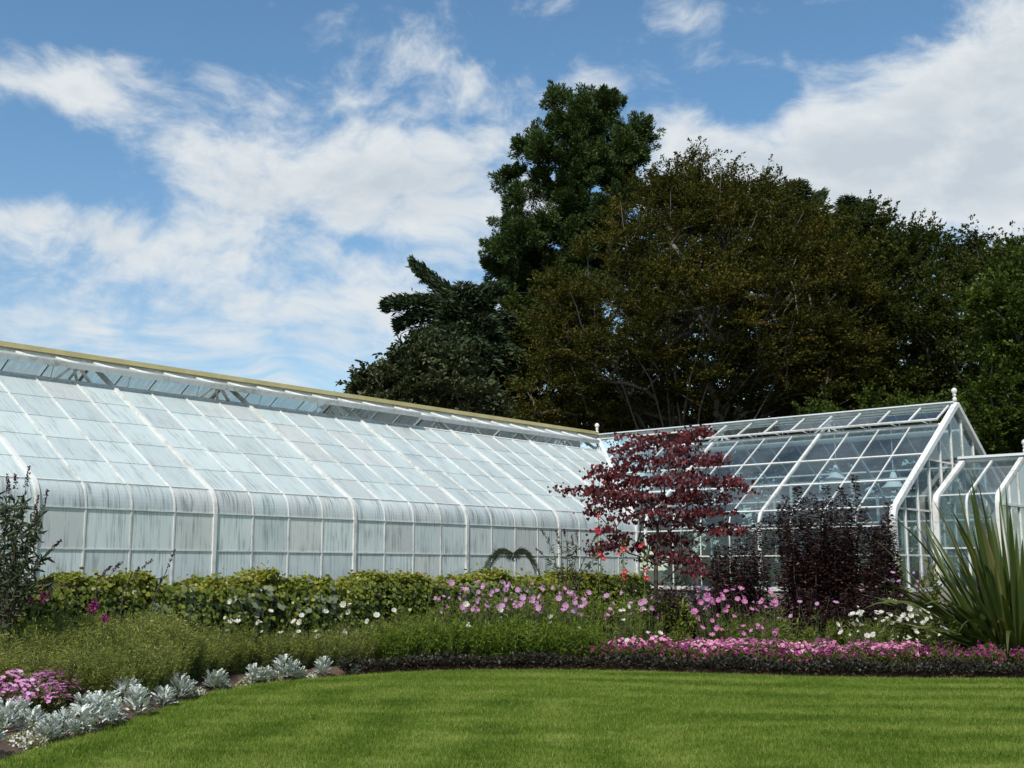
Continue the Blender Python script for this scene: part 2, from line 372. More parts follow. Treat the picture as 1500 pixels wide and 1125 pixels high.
def lawn_tone(nt, pos):
    """mowing bands that follow the curved edge, plus patches of thinner, yellower grass"""
    q = N(nt, 'ShaderNodeAttribute', attribute_name='mow').outputs['Fac']
    wob = noise(nt, pos, .5, 3, .5)
    band = M(nt, 'SINE', M(nt, 'ADD', M(nt, 'MULTIPLY', q, 5.4), M(nt, 'MULTIPLY', wob, 4.0)))  # band tint stands in for light catching blades that lean different ways
    gate = smooth(nt, noise(nt, pos, .33, 2, .5), .38, .62)
    band = M(nt, 'MULTIPLY', band, M(nt, 'MULTIPLY_ADD', gate, .8, .2))
    p1 = noise(nt, VM(nt, 'MULTIPLY', pos, (.5, 1.5, 1)), .9, 6, .62, .6); p2 = noise(nt, VM(nt, 'MULTIPLY', pos, (1, 2.2, 1)), 3.0, 5, .65)
    s = M(nt, 'ADD', M(nt, 'MULTIPLY', band, .085), M(nt, 'ADD', M(nt, 'MULTIPLY', p1, .55), M(nt, 'MULTIPLY', p2, .45)))
    return s
tone = lawn_tone(nt, pos)
c = ramp(nt, tone, [(.36, (.056,.100,.009)), (.5, (.096,.155,.015)), (.66, (.185,.232,.046))])
p = N(nt, 'ShaderNodeBsdfPrincipled', i_Roughness=.8); p.inputs['Specular IOR Level'].default_value = .15; nt.links.new(c, p.inputs['Base Color'])
bp = N(nt, 'ShaderNodeBump', i_Strength=.6, i_Distance=.03); nt.links.new(noise(nt, pos, 45, 4, .7), bp.inputs['Height']); nt.links.new(bp.outputs[0], p.inputs['Normal'])
nt.links.new(p.outputs[0], out.inputs[0]); LAWN = m
m, nt, out = new_mat('grass_blades'); g = N(nt, 'ShaderNodeNewGeometry'); pos = g.outputs['Position']
at = N(nt, 'ShaderNodeAttribute', attribute_name='rnd')
tone = M(nt, 'ADD', lawn_tone(nt, pos), M(nt, 'MULTIPLY', M(nt, 'SUBTRACT', at.outputs['Fac'], .5), .30))
straw = smooth(nt, at.outputs['Fac'], .955, .965)
c = ramp(nt, tone, [(.33, (.050,.096,.008)), (.5, (.100,.162,.016)), (.66, (.215,.262,.058))])
c = mixc(nt, straw, c, (.30, .27, .10))
p = N(nt, 'ShaderNodeBsdfPrincipled', i_Roughness=.7); p.inputs['Specular IOR Level'].default_value = .06; nt.links.new(c, p.inputs['Base Color'])
t = N(nt, 'ShaderNodeBsdfTranslucent'); nt.links.new(c, t.inputs[0]); mx = N(nt, 'ShaderNodeMixShader'); mx.inputs[0].default_value = .25
nt.links.new(p.outputs[0], mx.inputs[1]); nt.links.new(t.outputs[0], mx.inputs[2]); nt.links.new(mx.outputs[0], out.inputs[0]); BLADES = m
SOIL = plain('bed_soil', (.055,.032,.020), (.12,.075,.050), 9, .95, .9, 40)
GROUND = plain('rough_ground', (.035,.05,.018), (.07,.075,.03), .5, .95, .4, 12)

gm = MB(); gm.V = [(-900,-60,-.03),(900,-60,-.03),(900,1500,-.03),(-900,1500,-.03)]; gm.F = [[0,1,2,3]]
tag(gm.obj('ground', GROUND), kind='structure')
us = np.concatenate([np.linspace(-4,-.62,20), np.linspace(-.6,.75,300), np.linspace(.78,4,20)])
def fan_sheet(name, lo, hi, n, zf, mat):
    V=[]; F=[]; nu=len(us)
    for j in range(n+1):
        for i,u in enumerate(us):
            y = lo[i]+(hi[i]-lo[i])*(j/n)**1.3; V.append((u*y, y, zf(u*y, y)))
    for j in range(n):
        for i in range(nu-1):
            a=j*nu+i; F.append([a,a+1,a+nu+1,a+nu])
    return link(name, mesh_py(name, V, F, mat, smooth=True))
lo_ = fan_sheet('lawn', np.full(len(us), .3), edgeU(us), 60, lambda x,y: .0, LAWN); tag(lo_, kind='structure')
_c = np.array([v.co[:2] for v in lo_.data.vertices]); add_attr(lo_.data, 'mow', mow_dist(_c[:,0], _c[:,1]))
BED_BACK = 44.0
def soil_z(x, y, t=None):
    dy = y - edge_at(x, y)
    return -.03 + .11*min(1, max(0, dy)/.6)**1.4 + (.02*math.sin(x*7.1+y*3)*math.cos(y*6.3-x*2) if dy > .2 else 0)
tag(fan_sheet('bed_soil', edgeU(us)-.02, edgeU(us)+26, 150, soil_z, SOIL), kind='structure')

# grass blades near the camera
def make_grass():
    n = 620000
    Y = rng.uniform(7.6, 19.6, n); X = rng.uniform(-.5, .5, n)*Y*1.02
    keep = rng.random(n) < np.clip((10.5/Y)**1.1, .35, 1)*(Y/19.6)*1.6
    keep &= Y < edgeU(X/Y) + .035*rng.normal(size=n)
    X, Y = X[keep], Y[keep]; n = len(X)
    P = np.stack([X, Y, np.full(n, -.004)], 1)
    D = np.stack([rng.normal(0,.45,n), rng.normal(0,.45,n), np.ones(n)], 1)
    size = rng.uniform(.022, .052, n); w = rng.uniform(.10, .2, n)
    D = unit(D); Xv = unit(np.cross(D, rng.normal(size=(n,3))))
    V = np.stack([P - Xv*(size*w)[:,None]*.5, P + Xv*(size*w)[:,None]*.5, P + D*size[:,None]], 1).reshape(-1,3)
    F = np.arange(3*n).reshape(-1,3)
    o = link('grass', mesh_np('grass', V, F, BLADES, np.repeat(rng.random(n), 3))); add_attr(o.data, 'mow', np.repeat(mow_dist(X, Y), 3))
    tag(o, 'short mown green grass of the lawn in front of the flower bed', 'grass', kind='stuff')
make_grass()

# ------------------------------------------------------------------ greenhouse
W = .75
LA = .7017; S_, C_ = math.sin(LA), math.cos(LA)
DL = Vector((S_, C_, 0)); NV = Vector((C_, -S_, 0))
P0 = Vector((-6.7186, 16.3788, 0))
SILL, ZM, ZCB, ZCT, RO, BB, HH = 1.22, 1.89, 2.482, 2.875, .163, 4.072, 5.402
TP = .792
TC = 15.01                      # inner corner, measured along the left wing
SLOPE = Vector((0, BB-RO, HH-ZCT)); SL = SLOPE.length; SD = SLOPE.normalized(); SN = Vector((0, -SD.z, SD.y))
LROT = math.atan2(C_, S_); RROT = math.atan2(-S_, C_)
CORNER = P0 + DL*TC
def bez(u, p0=(0,ZCB), p1=None, p2=(RO,ZCT)):
    zc = ZCT - RO*(HH-ZCT)/(BB-RO); p1 = (0, zc)
    return tuple((1-u)**2*a + 2*u*(1-u)*b + u*u*c for a,b,c in zip(p0,p1,p2))
CURVE = [bez(u/8) for u in range(9)]
def slope_pt(q): return (RO + (BB-RO)*q, ZCT + (HH-ZCT)*q)
def sweep(prof, wd, dp, out_off=0.0):
    """bar of width wd following the profile (p, z); stands from -out_off to dp-out_off outside it"""
    n = len(prof); nr = []
    for i in range(n):
        a = prof[max(0,i-1)]; b = prof[min(n-1,i+1)]; dx, dz = b[0]-a[0], b[1]-a[1]; l = math.hypot(dx,dz); nr.append((-dz/l, dx/l))
    V=[]; F=[]
    for (p,z),(nx,nz) in zip(prof,nr):
        for t, o in ((-wd/2,-out_off),(wd/2,-out_off),(wd/2,dp-out_off),(-wd/2,dp-out_off)): V.append((t, p+nx*o, z+nz*o))
    for i in range(n-1):
        for j in range(4): F.append([4*i+j, 4*i+(j+1)%4, 4*i+4+(j+1)%4, 4*i+4+j])
    F.append([3,2,1,0]); F.append([4*n-4+j for j in range(4)]); return V, F
def full_prof(qmax=1.0, zs=SILL): return [(0,zs)] + CURVE + [slope_pt(qmax)]
def clip(poly, f):
    out=[]
    for i in range(len(poly)):
        a, b = poly[i], poly[(i+1)%len(poly)]; fa, fb = f(a), f(b)
        if fa >= 0: out.append(a)
        if (fa >= 0) != (fb >= 0):
            s = fa/(fa-fb); out.append(tuple(x+(y-x)*s for x,y in zip(a,b)))
    return out
def slab_from(polyuv, to3, th):
    """polygon in (t, v) -> thin slab; to3(t, v, off)"""
    n = len(polyuv); V = [to3(t,v,0) for t,v in polyuv] + [to3(t,v,th) for t,v in polyuv]
    F = [list(range(n))[::-1], [n+i for i in range(n)]] + [[i,(i+1)%n,n+(i+1)%n,n+i] for i in range(n)]
    uv = [(t,v) for t,v in polyuv]*2
    return V, F, uv

def add_pane(name, mat, root, poly, to3, th=.005):
    if len(poly) < 3: return
    area = abs(sum(poly[i][0]*poly[(i+1)%len(poly)][1]-poly[(i+1)%len(poly)][0]*poly[i][1] for i in range(len(poly))))/2
    if area < .004: return
    V,F,uv = slab_from(poly, to3, th); return link(name, mesh_py(name, V, F, mat, uv=uv), root)

def wing(root, ks, tcut, rows, mats, heavy, cut_side, extras, far_rows, paint, far_rafter_q=1.0):
    """root frame: x along the wing, y inwards, z up. cut_side +1: roof ends at t = tcut + p; -1: begins at t = tcut - p"""
    inside = (lambda t, p: tcut + p - t) if cut_side > 0 else (lambda t, p: t - (tcut - p))
    heavy_me = None
    for k, t in ks:
        hv = heavy(k)
        wd, dp = (.064, .07) if hv else (.025, .028); qt = 1.0 if hv else TP
        if inside(t, 0) > .03:
            prof = full_prof(qt); nm = 'rafter' if hv else 'glazing_bar'
        else:
            p0 = (t - tcut) if cut_side > 0 else (tcut - t)
            if p0 > BB-.05: continue
            nm = 'rafter' if hv else 'glazing_bar'
            q0 = (p0+.03-RO)/(BB-RO)
            if q0 < 0: q0 = 0
            prof = [slope_pt(q0), slope_pt(qt)]
            if q0 > qt - .02: continue
        key = (nm, len(prof), round(prof[0][0], 3))
        if key not in MESHES:
            V,F = sweep(prof, wd, dp, .035 if hv else .012); MESHES[key] = mesh_py(nm, V, F, paint)
        link(nm, MESHES[key], root, (t,0,0))
        # far slope
        if inside(t, BB) > .05:
            pf = t - tcut if cut_side > 0 else tcut - t      # far roof runs over to the outer corner
            V,F = sweep(full_prof(1.0), wd, dp*.8, dp*.5); key=('far',nm)
            if key not in MESHES: MESHES[key] = mesh_py(nm, V, F, extras['far_paint'])
            o = link(nm, MESHES[key], root, (t, 2*BB, 0)); o.scale = (1,-1,1)
    tl = [t for k,t in ks]
    for (k,t0),(k1,t1) in zip(ks[:-1], ks[1:]):
        g = .012
        # near roof
        jit = [0]+[random.uniform(-.03,.03) for _ in rows[1:-1]]+[0] if extras.get('stagger') else [0]*len(rows)
        for r in range(len(rows)-1):
            v0, v1 = (rows[r]+jit[r]/SL)*SL, (rows[r+1]+jit[r+1]/SL)*SL
            poly = [(t0+g,v0-.03),(t1-g,v0-.03),(t1-g,v1),(t0+g,v1)]
            poly = clip(poly, lambda a: inside(a[0], RO + SD.y*a[1]) - .02)
            base = Vector((0,RO,ZCT))
            def to3(t,v,o,v0=v0,v1=v1):
                lift = .008*(1-(v-v0)/(v1-v0)); q = base + SD*v + SN*(lift+o-.012); return (t,q.y,q.z)
            add_pane('roof_pane', mats['roof'], root, poly, to3)
        # curve and wall
        a0, a1 = t0+g, t1-g
        if cut_side > 0: a1 = min(a1, tcut-.02)
        else: a0 = max(a0, tcut+.02)
        if a1-a0 > .05:
            V=[];F=[];uv=[]; n=len(CURVE); acc=0
            for i,(p,z) in enumerate(CURVE):
                if i: acc += math.hypot(p-CURVE[i-1][0], z-CURVE[i-1][1])
                for o in (0,.005):
                    for t in (a0,a1): V.append((t,p+.002-o,z-o*.5)); uv.append((t,acc*1.0))
            for i in range(n-1):
                b=4*i; F += [[b+2,b+3,b+7,b+6],[b+1,b,b+4,b+5],[b,b+2,b+6,b+4],[b+3,b+1,b+5,b+7]]
            F += [[0,1,3,2],[4*n-4,4*n-2,4*n-1,4*n-3]]
            link('curved_pane', mesh_py('curved_pane', V, F, mats['curve'], uv=uv, smooth=False), root)
            for z0,z1 in ((SILL,ZM),(ZM,ZCB)):
                add_pane('wall_pane', mats['wall'], root, [(a0,z0+.004),(a1,z0+.004),(a1,z1),(a0,z1)], lambda t,v,o,z0=z0,z1=z1: (t, .004-o-.006*(1-(v-z0)/(z1-z0)), v))
        # far side panes
        if inside(t0, BB) > 0 and inside(t1, BB) > 0:
            for q0,q1 in zip(far_rows[:-1], far_rows[1:]):
                base = Vector((0,RO,ZCT))
                def to3f(t,v,o):
                    q = base + SD*v + SN*(o-.012); return (t, 2*BB-q.y, q.z)
                add_pane('roof_pane', mats['far'], root, [(t0+g,q0*SL),(t1-g,q0*SL),(t1-g,q1*SL),(t0+g,q1*SL)], to3f)
            add_pane('wall_pane', mats['farwall'], root, [(t0+g,SILL),(t1-g,SILL),(t1-g,ZCT-.15),(t0+g,ZCT-.15)], lambda t,v,o: (t, 2*BB-.004+o-(v>ZCB)*.06, v))
MESHES = {}
def long_bar(root, name, p, z, t0, t1, w, h, mat, up=(0,0,1), lab=None):
    return MB().bar((t0,p,z),(t1,p,z), w, h, up).obj(name, mat, root)

def vent(root, t0, t1, bars, alpha, paint, glass, hinge_q=.995, length=(1-TP)*SL+.03, fascia=0):
    """top hung ridge vent, propped open: frame, a pane between each pair of bars"""
    hp, hz = slope_pt(hinge_q); hz += .03; hp -= .02
    dy, dz = -math.cos(alpha), -math.sin(alpha); ny, nz = -math.sin(alpha)*-1*-1, math.cos(alpha)
    P = lambda t, v, o: (t, hp+dy*v - math.sin(alpha)*o, hz+dz*v + math.cos(alpha)*o)
    b = MB(); up = (0,-math.sin(alpha),math.cos(alpha))
    b.bar(P(t0,.025,.0), P(t1,.025,.0), .05, .036, up); b.bar(P(t0,length-.03,.0), P(t1,length-.03,.0), .06, .036, up)
    for t in bars: b.bar(P(t,.055,.004), P(t,length-.065,.004), .04, .03, up)
    if fascia: b.bar(P(t0,length+.012,-.045), P(t1,length+.012,-.045), .02, fascia, up)
    s = b.obj('vent_sash', paint, root)
    for a, c in zip(bars[:-1], bars[1:]):
        V,F,uv = slab_from([(a+.02,.05),(c-.02,.05),(c-.02,length-.055),(a+.02,length-.055)], lambda t,v,o: P(t,v,o-.010), .004)
        link('pane', mesh_py('pane', V, F, glass, uv=uv), s)
    return P, length
def vent_arm(root, t, P, L, paint, big=True):
    tp = slope_pt(TP)
    b = MB(); e = P(t,L-.08,-.03); 
    if big:
        b.bar((t-.30,tp[0]+.10,tp[1]+.03), (t-.06,e[1]+.05,e[2]), .05,.035); b.bar((t+.34,tp[0]+.06,tp[1]+.03), (t+.02,e[1]+.05,e[2]), .06,.03)
        b.bar((t-.05,tp[0]+.25,tp[1]-.02), (t+.05,e[1]+.1,e[2]-.04), .035,.03); b.bar((t+.12,tp[0]+.12,tp[1]+.02), (t-.02,e[1]+.12,e[2]-.03), .04,.03)
    else:
        b.bar((t+.14,tp[0]+.02,tp[1]+.03), (t-.02,e[1]+.02,e[2]), .028,.02)
        b.bar((t+.17,tp[0]+.05,tp[1]+.03), (t+.19,e[1]+.04,e[2]), .014,.014)
    b.obj('vent_arm', paint, root)
FINIAL = [(.055,0),(.055,.10),(.035,.12),(.03,.15),(.055,.17),(.055,.19),(.03,.21),(.05,.235),(.072,.27),(.078,.305),(.068,.345),(.04,.375),(.008,.39)]
def finial(root, t, p, z, s=1.0):
    MB().lathe([(r*s, h*s) for r,h in FINIAL], (0,0,0), 18).obj('finial', PAINT, root, (t,p,z), smooth=True)

# --- whitewashed wing
lw = thing('greenhouse', 'long whitewashed greenhouse wing with curved eaves and yellow ridge board', 'greenhouse', P0, LROT, 'greenhouse wings')
ks = [(k, k*W) for k in range(-7, 26)]
wing(lw, ks, TC, [0,.158,.316,.474,.632,TP], dict(roof=WASH_ROOF, curve=WASH_CURVE, wall=WASH_WALL, far=WASH_FAR, farwall=WASH_WALL),
     lambda k: k % 4 == 0, 1, dict(stagger=True, far_paint=PAINT_OLD), [0,.4,.77,1.0], PAINT)
T0 = -7*W
long_bar(lw, 'transom', -.006, ZM, T0, TC-.03, .022, .020, PAINT)
long_bar(lw, 'eave_strip', -.008, ZCB, T0, TC-.03, .026, .014, PAINT_OLD)
q = Vector((0,RO,ZCT)); MB().bar((T0,RO-.006,ZCT+.008),(TC+RO-.05,RO-.006,ZCT+.008), .02,.016, SN).obj('purlin', PAINT, lw)
tpq = slope_pt(TP); MB().bar((T0,tpq[0]+.02,tpq[1]-.01),(TC+tpq[0]-.05,tpq[0]+.02,tpq[1]-.01), .07,.06, SN).obj('purlin', PAINT_OLD, lw)
MB().box(T0,TC-.04, -.07,.10, SILL-.09,SILL-.002).obj('sill', PAINT, lw)
MB().box(T0,TC, -.03,.16, -.1,SILL-.092).obj('base_wall', STONE, lw)
MB().box(T0,TC+BB, BB-.07,BB+.07, HH-.06,HH+.05).obj('ridge_beam', PAINT, lw)
MB().box(T0,TC+BB-.12, BB-.15,BB-.025, HH+.055,HH+.145).obj('ridge_board', YELLOW, lw)
MB().box(T0,TC+BB, BB-.02,BB+.06, HH+.055,HH+.11).obj('ridge_cap', LEAD, lw)
bars1 = [k*W for k in range(-7, 15)]; bars1[-1] = 14.35*W
P_, L_ = vent(lw, bars1[0], bars1[-1], bars1, R(14.5), PAINT, WASH_ROOF, fascia=.09)
for k in range(-5, 14, 4): vent_arm(lw, (k+.0)*W, P_, L_, PAINT_OLD)
for k in range(-6, 14):
    if (k+5) % 4: pass
bars2 = [14.45*W] + [k*W for k in range(15, 25)]
P2_, L2_ = vent(lw, bars2[0], bars2[-1], bars2, R(18.0), PAINT, WASH_ROOF, length=.86, fascia=.09)
for k in (15, 16.5, 19, 21.5): vent_arm(lw, k*W+.4, P2_, L2_, PAINT_OLD)
# interior rail of the far side, hinge rods
for k in range(-6, 24, 2):
    a = slope_pt(TP); MB().bar((k*W+.33, a[0]+.06, a[1]+.03), (k*W+.36, P_(0,L_-.1,0)[1]+.1, P_(0,L_-.1,-.03)[2]), .012,.012).obj('vent_stay', PAINT_OLD, lw)
# valley gutter where the wings meet
vb = MB(); a = Vector((TC, 0, ZCB+.05)); vb.bar((TC+.0,-.01,SILL),(TC+.0,-.01,ZCB+.3),.10,.10); vb.bar((TC+RO,RO,ZCT+.01),(TC+BB,BB,HH+.01),.11,.05, (-.4,-.4,1))
vb.obj('valley_gutter', PAINT_OLD, lw)
finial(lw, TC+BB, BB, HH+.09, .86)

# --- clear wing
LG = 6.276
rw = thing('greenhouse', 'clear glazed greenhouse wing with gable end behind the purple shrubs', 'greenhouse', CORNER, RROT, 'greenhouse wings')
ks2 = [(k, LG - (8-k)*W) for k in range(-5, 9)]
wing(rw, ks2, 0.0, [0,.2445,.4895,.735,TP], dict(roof=CLEAR_ROOF, curve=CLEAR, wall=CLEAR, far=CLEAR, farwall=CLEAR),
     lambda k: k % 4 == 0, -1, dict(far_paint=PAINT), [0,.2445,.4895,.735,1.0], PAINT)
for q_ in (0, .2445, .4895):
    p_, z_ = slope_pt(q_); MB().bar((-p_+.06,p_,z_+.0),(LG-.05,p_,z_+.0), .045,.03, SN).obj('purlin', PAINT, rw)
    MB().bar((-4,2*BB-p_,z_),(LG-.05,2*BB-p_,z_), .045,.05, (0,SD.z,SD.y)).obj('purlin', PAINT, rw)
p_, z_ = slope_pt(.735); MB().bar((-p_+.06,p_+.05,z_-.06),(LG-.05,p_+.05,z_-.06), .08,.10, SN).obj('purlin', PAINT_OLD, rw)
p_, z_ = slope_pt(TP); MB().bar((-p_+.06,p_,z_+.0),(LG-.05,p_,z_+.0), .07,.05, SN).obj('purlin', PAINT_OLD, rw)
MB().bar((-4,2*BB-p_,z_),(LG-.05,2*BB-p_,z_), .07,.08, (0,SD.z,SD.y)).obj('purlin', PAINT, rw)
long_bar(rw, 'transom', -.006, ZM, .03, LG-.05, .022, .03, PAINT)
long_bar(rw, 'eave_strip', -.008, ZCB, .03, LG-.05, .03, .03, PAINT)
long_bar(rw, 'tie_rail', 1.6, 3.55, -1.5, LG-.05, .05, .07, PAINT)
long_bar(rw, 'tie_rail', 2*BB-1.6, 3.55, -1.5, LG-.05, .05, .07, PAINT)
for t in (LG-3.0, LG-6.0, LG-1.5):
    for p in (1.6, 2*BB-1.6): MB().bar((t,p,0),(t,p,3.55),.06,.06,(0,1,0)).obj('post', PAINT, rw)
MB().box(.04,LG, -.07,.10, SILL-.09,SILL-.002).obj('sill', PAINT, rw)
MB().box(.03,LG, -.03,.16, -.1,SILL-.092).obj('base_wall', STONE, rw)
MB().box(-BB,LG-.02, 2*BB-.16,2*BB+.03, -.1,SILL-.01).obj('base_wall', STONE, rw)
MB().box(-BB+.1,LG+.02, BB-.07,BB+.07, HH-.08,HH+.05).obj('ridge_beam', PAINT, rw)
MB().box(-BB+.1,LG+.03, BB-.15,BB+.15, HH+.055,HH+.085).obj('ridge_cap', LEAD, rw)
vt0 = LG-8.6*W
vbars = [vt0] + [LG-(8-k)*W for k in range(0, 8)] + [LG-.09]
P3_, L3_ = vent(rw, vbars[0]-.02, vbars[-1]+.02, vbars, R(26.0), PAINT, CLEAR)
for k in range(1, 9): vent_arm(rw, LG-(8-k)*W-.45, P3_, L3_, PAINT, big=False)
for k in (0.1, 4.1): vent_arm(rw, LG-(8-k)*W, P3_, L3_*.7, PAINT_OLD, big=True)
# gable: barge rafters, mullions, transoms
V,F = sweep(full_prof(1.0), .125, .11, .03)
o = link('barge_rafter', mesh_py('barge_rafter', V, F, PAINT_OLD), rw, (LG+.055,0,0))
o = link('barge_rafter', o.data, rw, (LG+.055,2*BB,0)); o.scale = (1,-1,1)
def prof_z(p):
    p = min(p, 2*BB-p)
    return ZCT + (p-RO)*(HH-ZCT)/(BB-RO) if p > RO else ZCB
for i in range(1, 11):
    p = i*2*BB/11
    MB().box(LG-.025,LG+.035, p-.026,p+.026, SILL,prof_z(p)-.05).obj('mullion', PAINT, rw)
zt = [SILL, ZM, ZCT-.02, 4.0, HH]
for z in zt[1:4]:
    p0 = .05 if z <= ZCT else RO + (z-ZCT)*(BB-RO)/(HH-ZCT)+.05
    MB().box(LG-.012,LG+.022, p0,2*BB-p0, z-.02,z+.02).obj('transom', PAINT, rw)
for i in range(11):
    pa, pb = i*2*BB/11+.027, (i+1)*2*BB/11-.027
    for z0, z1 in zip(zt[:-1], zt[1:]):
        poly = clip(clip([(pa,z0+.01),(pb,z0+.01),(pb,z1-.01),(pa,z1-.01)], lambda a: ZCT+(a[0]-RO)*(HH-ZCT)/(BB-RO)-.04-a[1]), lambda a: ZCT+(2*BB-a[0]-RO)*(HH-ZCT)/(BB-RO)-.04-a[1])
        add_pane('gable_pane', CLEAR, rw, poly, lambda t,v,o: (LG+.002+o, t, v))
MB().box(LG-.05,LG+.06, .05,2*BB-.05, SILL-.09,SILL-.003).obj('sill', PAINT, rw)
MB().box(LG-.09,LG+.05, .17,2*BB-.17, -.1,SILL-.092).obj('base_wall', STONE, rw)
finial(rw, LG+.03, BB, HH+.085, .86)

# --- porch in front of the gable
def rw_world(t, p, z): return CORNER + NV*t + DL*p + Vector((0,0,z))
def world2px(P):
    x,y,z = P.x,P.y,P.z-HC; c,s=math.cos(TH),math.sin(TH); dpt=y*c+z*s; v=-y*s+z*c
    return 750+FPX*x/dpt, 562.5-FPX*v/dpt
PB = 1.92; PP0 = BB-PB                       # half width, near wall
PH, PZCT, PZCB, PRO = 4.08, 3.20, 2.90, .15
PL = 1.42
po = thing('porch', 'small glazed entrance porch with curved eaves beside the spiky flax clump', 'porch', rw_world(LG+.10, PP0, 0), RROT)
def pbez(u):
    zc = PZCT - PRO*(PH-PZCT)/(PB-PRO)
    return tuple((1-u)**2*a + 2*u*(1-u)*b + u*u*c for a,b,c in zip((0,PZCB),(0,zc),(PRO,PZCT)))
pcurve = [pbez(u/8) for u in range(9)]
pprof = [(0,SILL)] + pcurve + [(PB,PH)]
pts = [0.05, PL/2, PL-.05]
for i, t in enumerate(pts):
    big = i != 1
    V,F = sweep(pprof, .12 if i == 0 else (.10 if i == 2 else .045), .09 if big else .05, .03); me = mesh_py('rafter', V, F, PAINT)
    link('rafter' if big else 'glazing_bar', me, po, (t,0,0)); o = link('rafter' if big else 'glazing_bar', me, po, (t,2*PB,0)); o.scale = (1,-1,1)
psd = Vector((0,PB-PRO,PH-PZCT)); psl = psd.length; psd.normalize(); psn = Vector((0,-psd.z,psd.y))
for mir in (0,1):
    my = (lambda y: y) if not mir else (lambda y: 2*PB-y)
    for t0,t1 in zip(pts[:-1],pts[1:]):
        for v0,v1 in ((0,psl*.45),(psl*.45,psl)):
            def t3(t,v,o):
                q_ = Vector((0,PRO,PZCT)) + psd*v + psn*(o-.012); return (t,my(q_.y),q_.z)
            add_pane('roof_pane', CLEAR, po, [(t0+.03,v0),(t1-.03,v0),(t1-.03,v1),(t0+.03,v1)], t3)
        V=[];F=[];n=len(pcurve)
        for p,z in pcurve:
            for o_ in (0,.005):
                for t in (t0+.03,t1-.03): V.append((t,my(p-o_),z))
        for i in range(n-1):
            b=4*i; F += [[b+2,b+3,b+7,b+6],[b+1,b,b+4,b+5],[b,b+2,b+6,b+4],[b+3,b+1,b+5,b+7]]
        link('curved_pane', mesh_py('curved_pane', V, F, CLEAR), po)
        for z0,z1 in ((SILL,2.05),(2.05,PZCB)):
            add_pane('wall_pane', CLEAR, po, [(t0+.03,z0),(t1-.03,z0),(t1-.03,z1),(t0+.03,z1)], lambda t,v,o: (t,my(-o),v))
    for p,z in ((PRO,PZCT),(0,2.05)):
        MB().bar((0,my(p-.005),z),(PL,my(p-.005),z),.03,.03).obj('purlin', PAINT, po)
    MB().box(0,PL, min(my(-.06),my(.1)),max(my(-.06),my(.1)), -.1,SILL-.01).obj('base_wall', STONE, po)
MB().box(0,PL, PB-.06,PB+.06, PH-.05,PH+.04).obj('ridge_beam', PAINT, po)
MB().box(-.03,PL+.05, PB-.16,PB+.16, PH+.045,PH+.10).obj('ridge_cap', LEAD, po)
ENDPANEL = washed_glass('blue_yellow_glass', .2, .05, (.62,.74,.74), (.62,.62,.35))  # pale bluish panes, some picked at random to be yellower
nt = ENDPANEL.node_tree
def pz(p): p=min(p,2*PB-p); return PZCT+(p-PRO)*(PH-PZCT)/(PB-PRO)
for i in range(6):
    pa, pb = i*2*PB/6+.03,(i+1)*2*PB/6-.03
    poly = clip(clip([(pa,PZCT-.2),(pb,PZCT-.2),(pb,PH),(pa,PH)], lambda a: PZCT+(a[0]-PRO)*(PH-PZCT)/(PB-PRO)-.05-a[1]), lambda a: PZCT+(2*PB-a[0]-PRO)*(PH-PZCT)/(PB-PRO)-.05-a[1])
    add_pane('gable_pane', ENDPANEL, po, poly, lambda t,v,o: (PL-.02+o,t,v))
    add_pane('wall_pane', CLEAR, po, [(pa,.3),(pb,.3),(pb,PZCT-.26),(pa,PZCT-.26)], lambda t,v,o: (PL-.02+o,t,v))
    if i: MB().box(PL-.05,PL+.02, i*2*PB/6-.025,i*2*PB/6+.025, 0,pz(i*2*PB/6)-.05).obj('mullion', PAINT, po)
MB().box(PL-.06,PL+.03, .06,2*PB-.06, PZCT-.255,PZCT-.205).obj('transom', PAINT, po)
finial(po, PL, PB, PH+.10, .8)

# --- inside the clear wing
LAMPW = plain('white_enamel', (.75,.75,.73), (.8,.8,.78), 3, .4)
def pendant(px, py, p, lab):
    # find t on the plane p that projects to px
    t = min(np.linspace(-3, LG, 400), key=lambda t: abs(world2px(rw_world(t,p,3.8))[0]-px))
    z = min(np.linspace(2.5, 4.6, 300), key=lambda z: abs(world2px(rw_world(t,p,z))[1]-py))
    r_ = thing('pendant_lamp', lab, 'lamp', rw_world(t,p,z), RROT, 'pendant lamps in the clear greenhouse wing')
    MB().lathe([(.30,0),(.31,.01),(.20,.08),(.10,.22),(.06,.36),(.035,.38)], n=20).obj('lamp_shade', LAMPW, r_, smooth=True)
    zt_ = (HH if abs(p-BB)<.3 else prof_z(p)) - z - .12
    MB().lathe([(.012,.38),(.012,zt_)], n=6).obj('cord', PAINT, r_)
pendant(1226, 703, BB, 'white cone lamp hanging in the middle of the clear greenhouse')
pendant(1308, 715, BB-.6, 'white cone lamp hanging next to the gable end of the clear greenhouse')

BENCH = plain('grey_bench_boards', (.16,.15,.13), (.30,.28,.25), 6, .85)
TERRA = plain('terracotta_pots', (.25,.10,.05), (.36,.17,.09), 5, .85)
for p_, lab in ((1.15,'slatted plant bench along the near glass of the clear greenhouse'),(2*BB-1.15,'slatted plant bench along the far glass of the clear greenhouse')):
    b_ = thing('plant_bench', lab, 'bench', rw_world(3.0, p_, 0), RROT, 'benches in the clear greenhouse')
    me_ = MB().box(-2.6,2.6,-.045,.045,.80,.825).mesh('slat', BENCH)
    for k in range(7): link('slat', me_, b_, (0,-.36+.12*k,0))
    ml_ = MB().box(-.03,.03,-.03,.03,0,.80).mesh('leg', BENCH)
    for x_ in (-2.4,0,2.4):
        for y_ in (-.33,.33): link('leg', ml_, b_, (x_,y_,0))
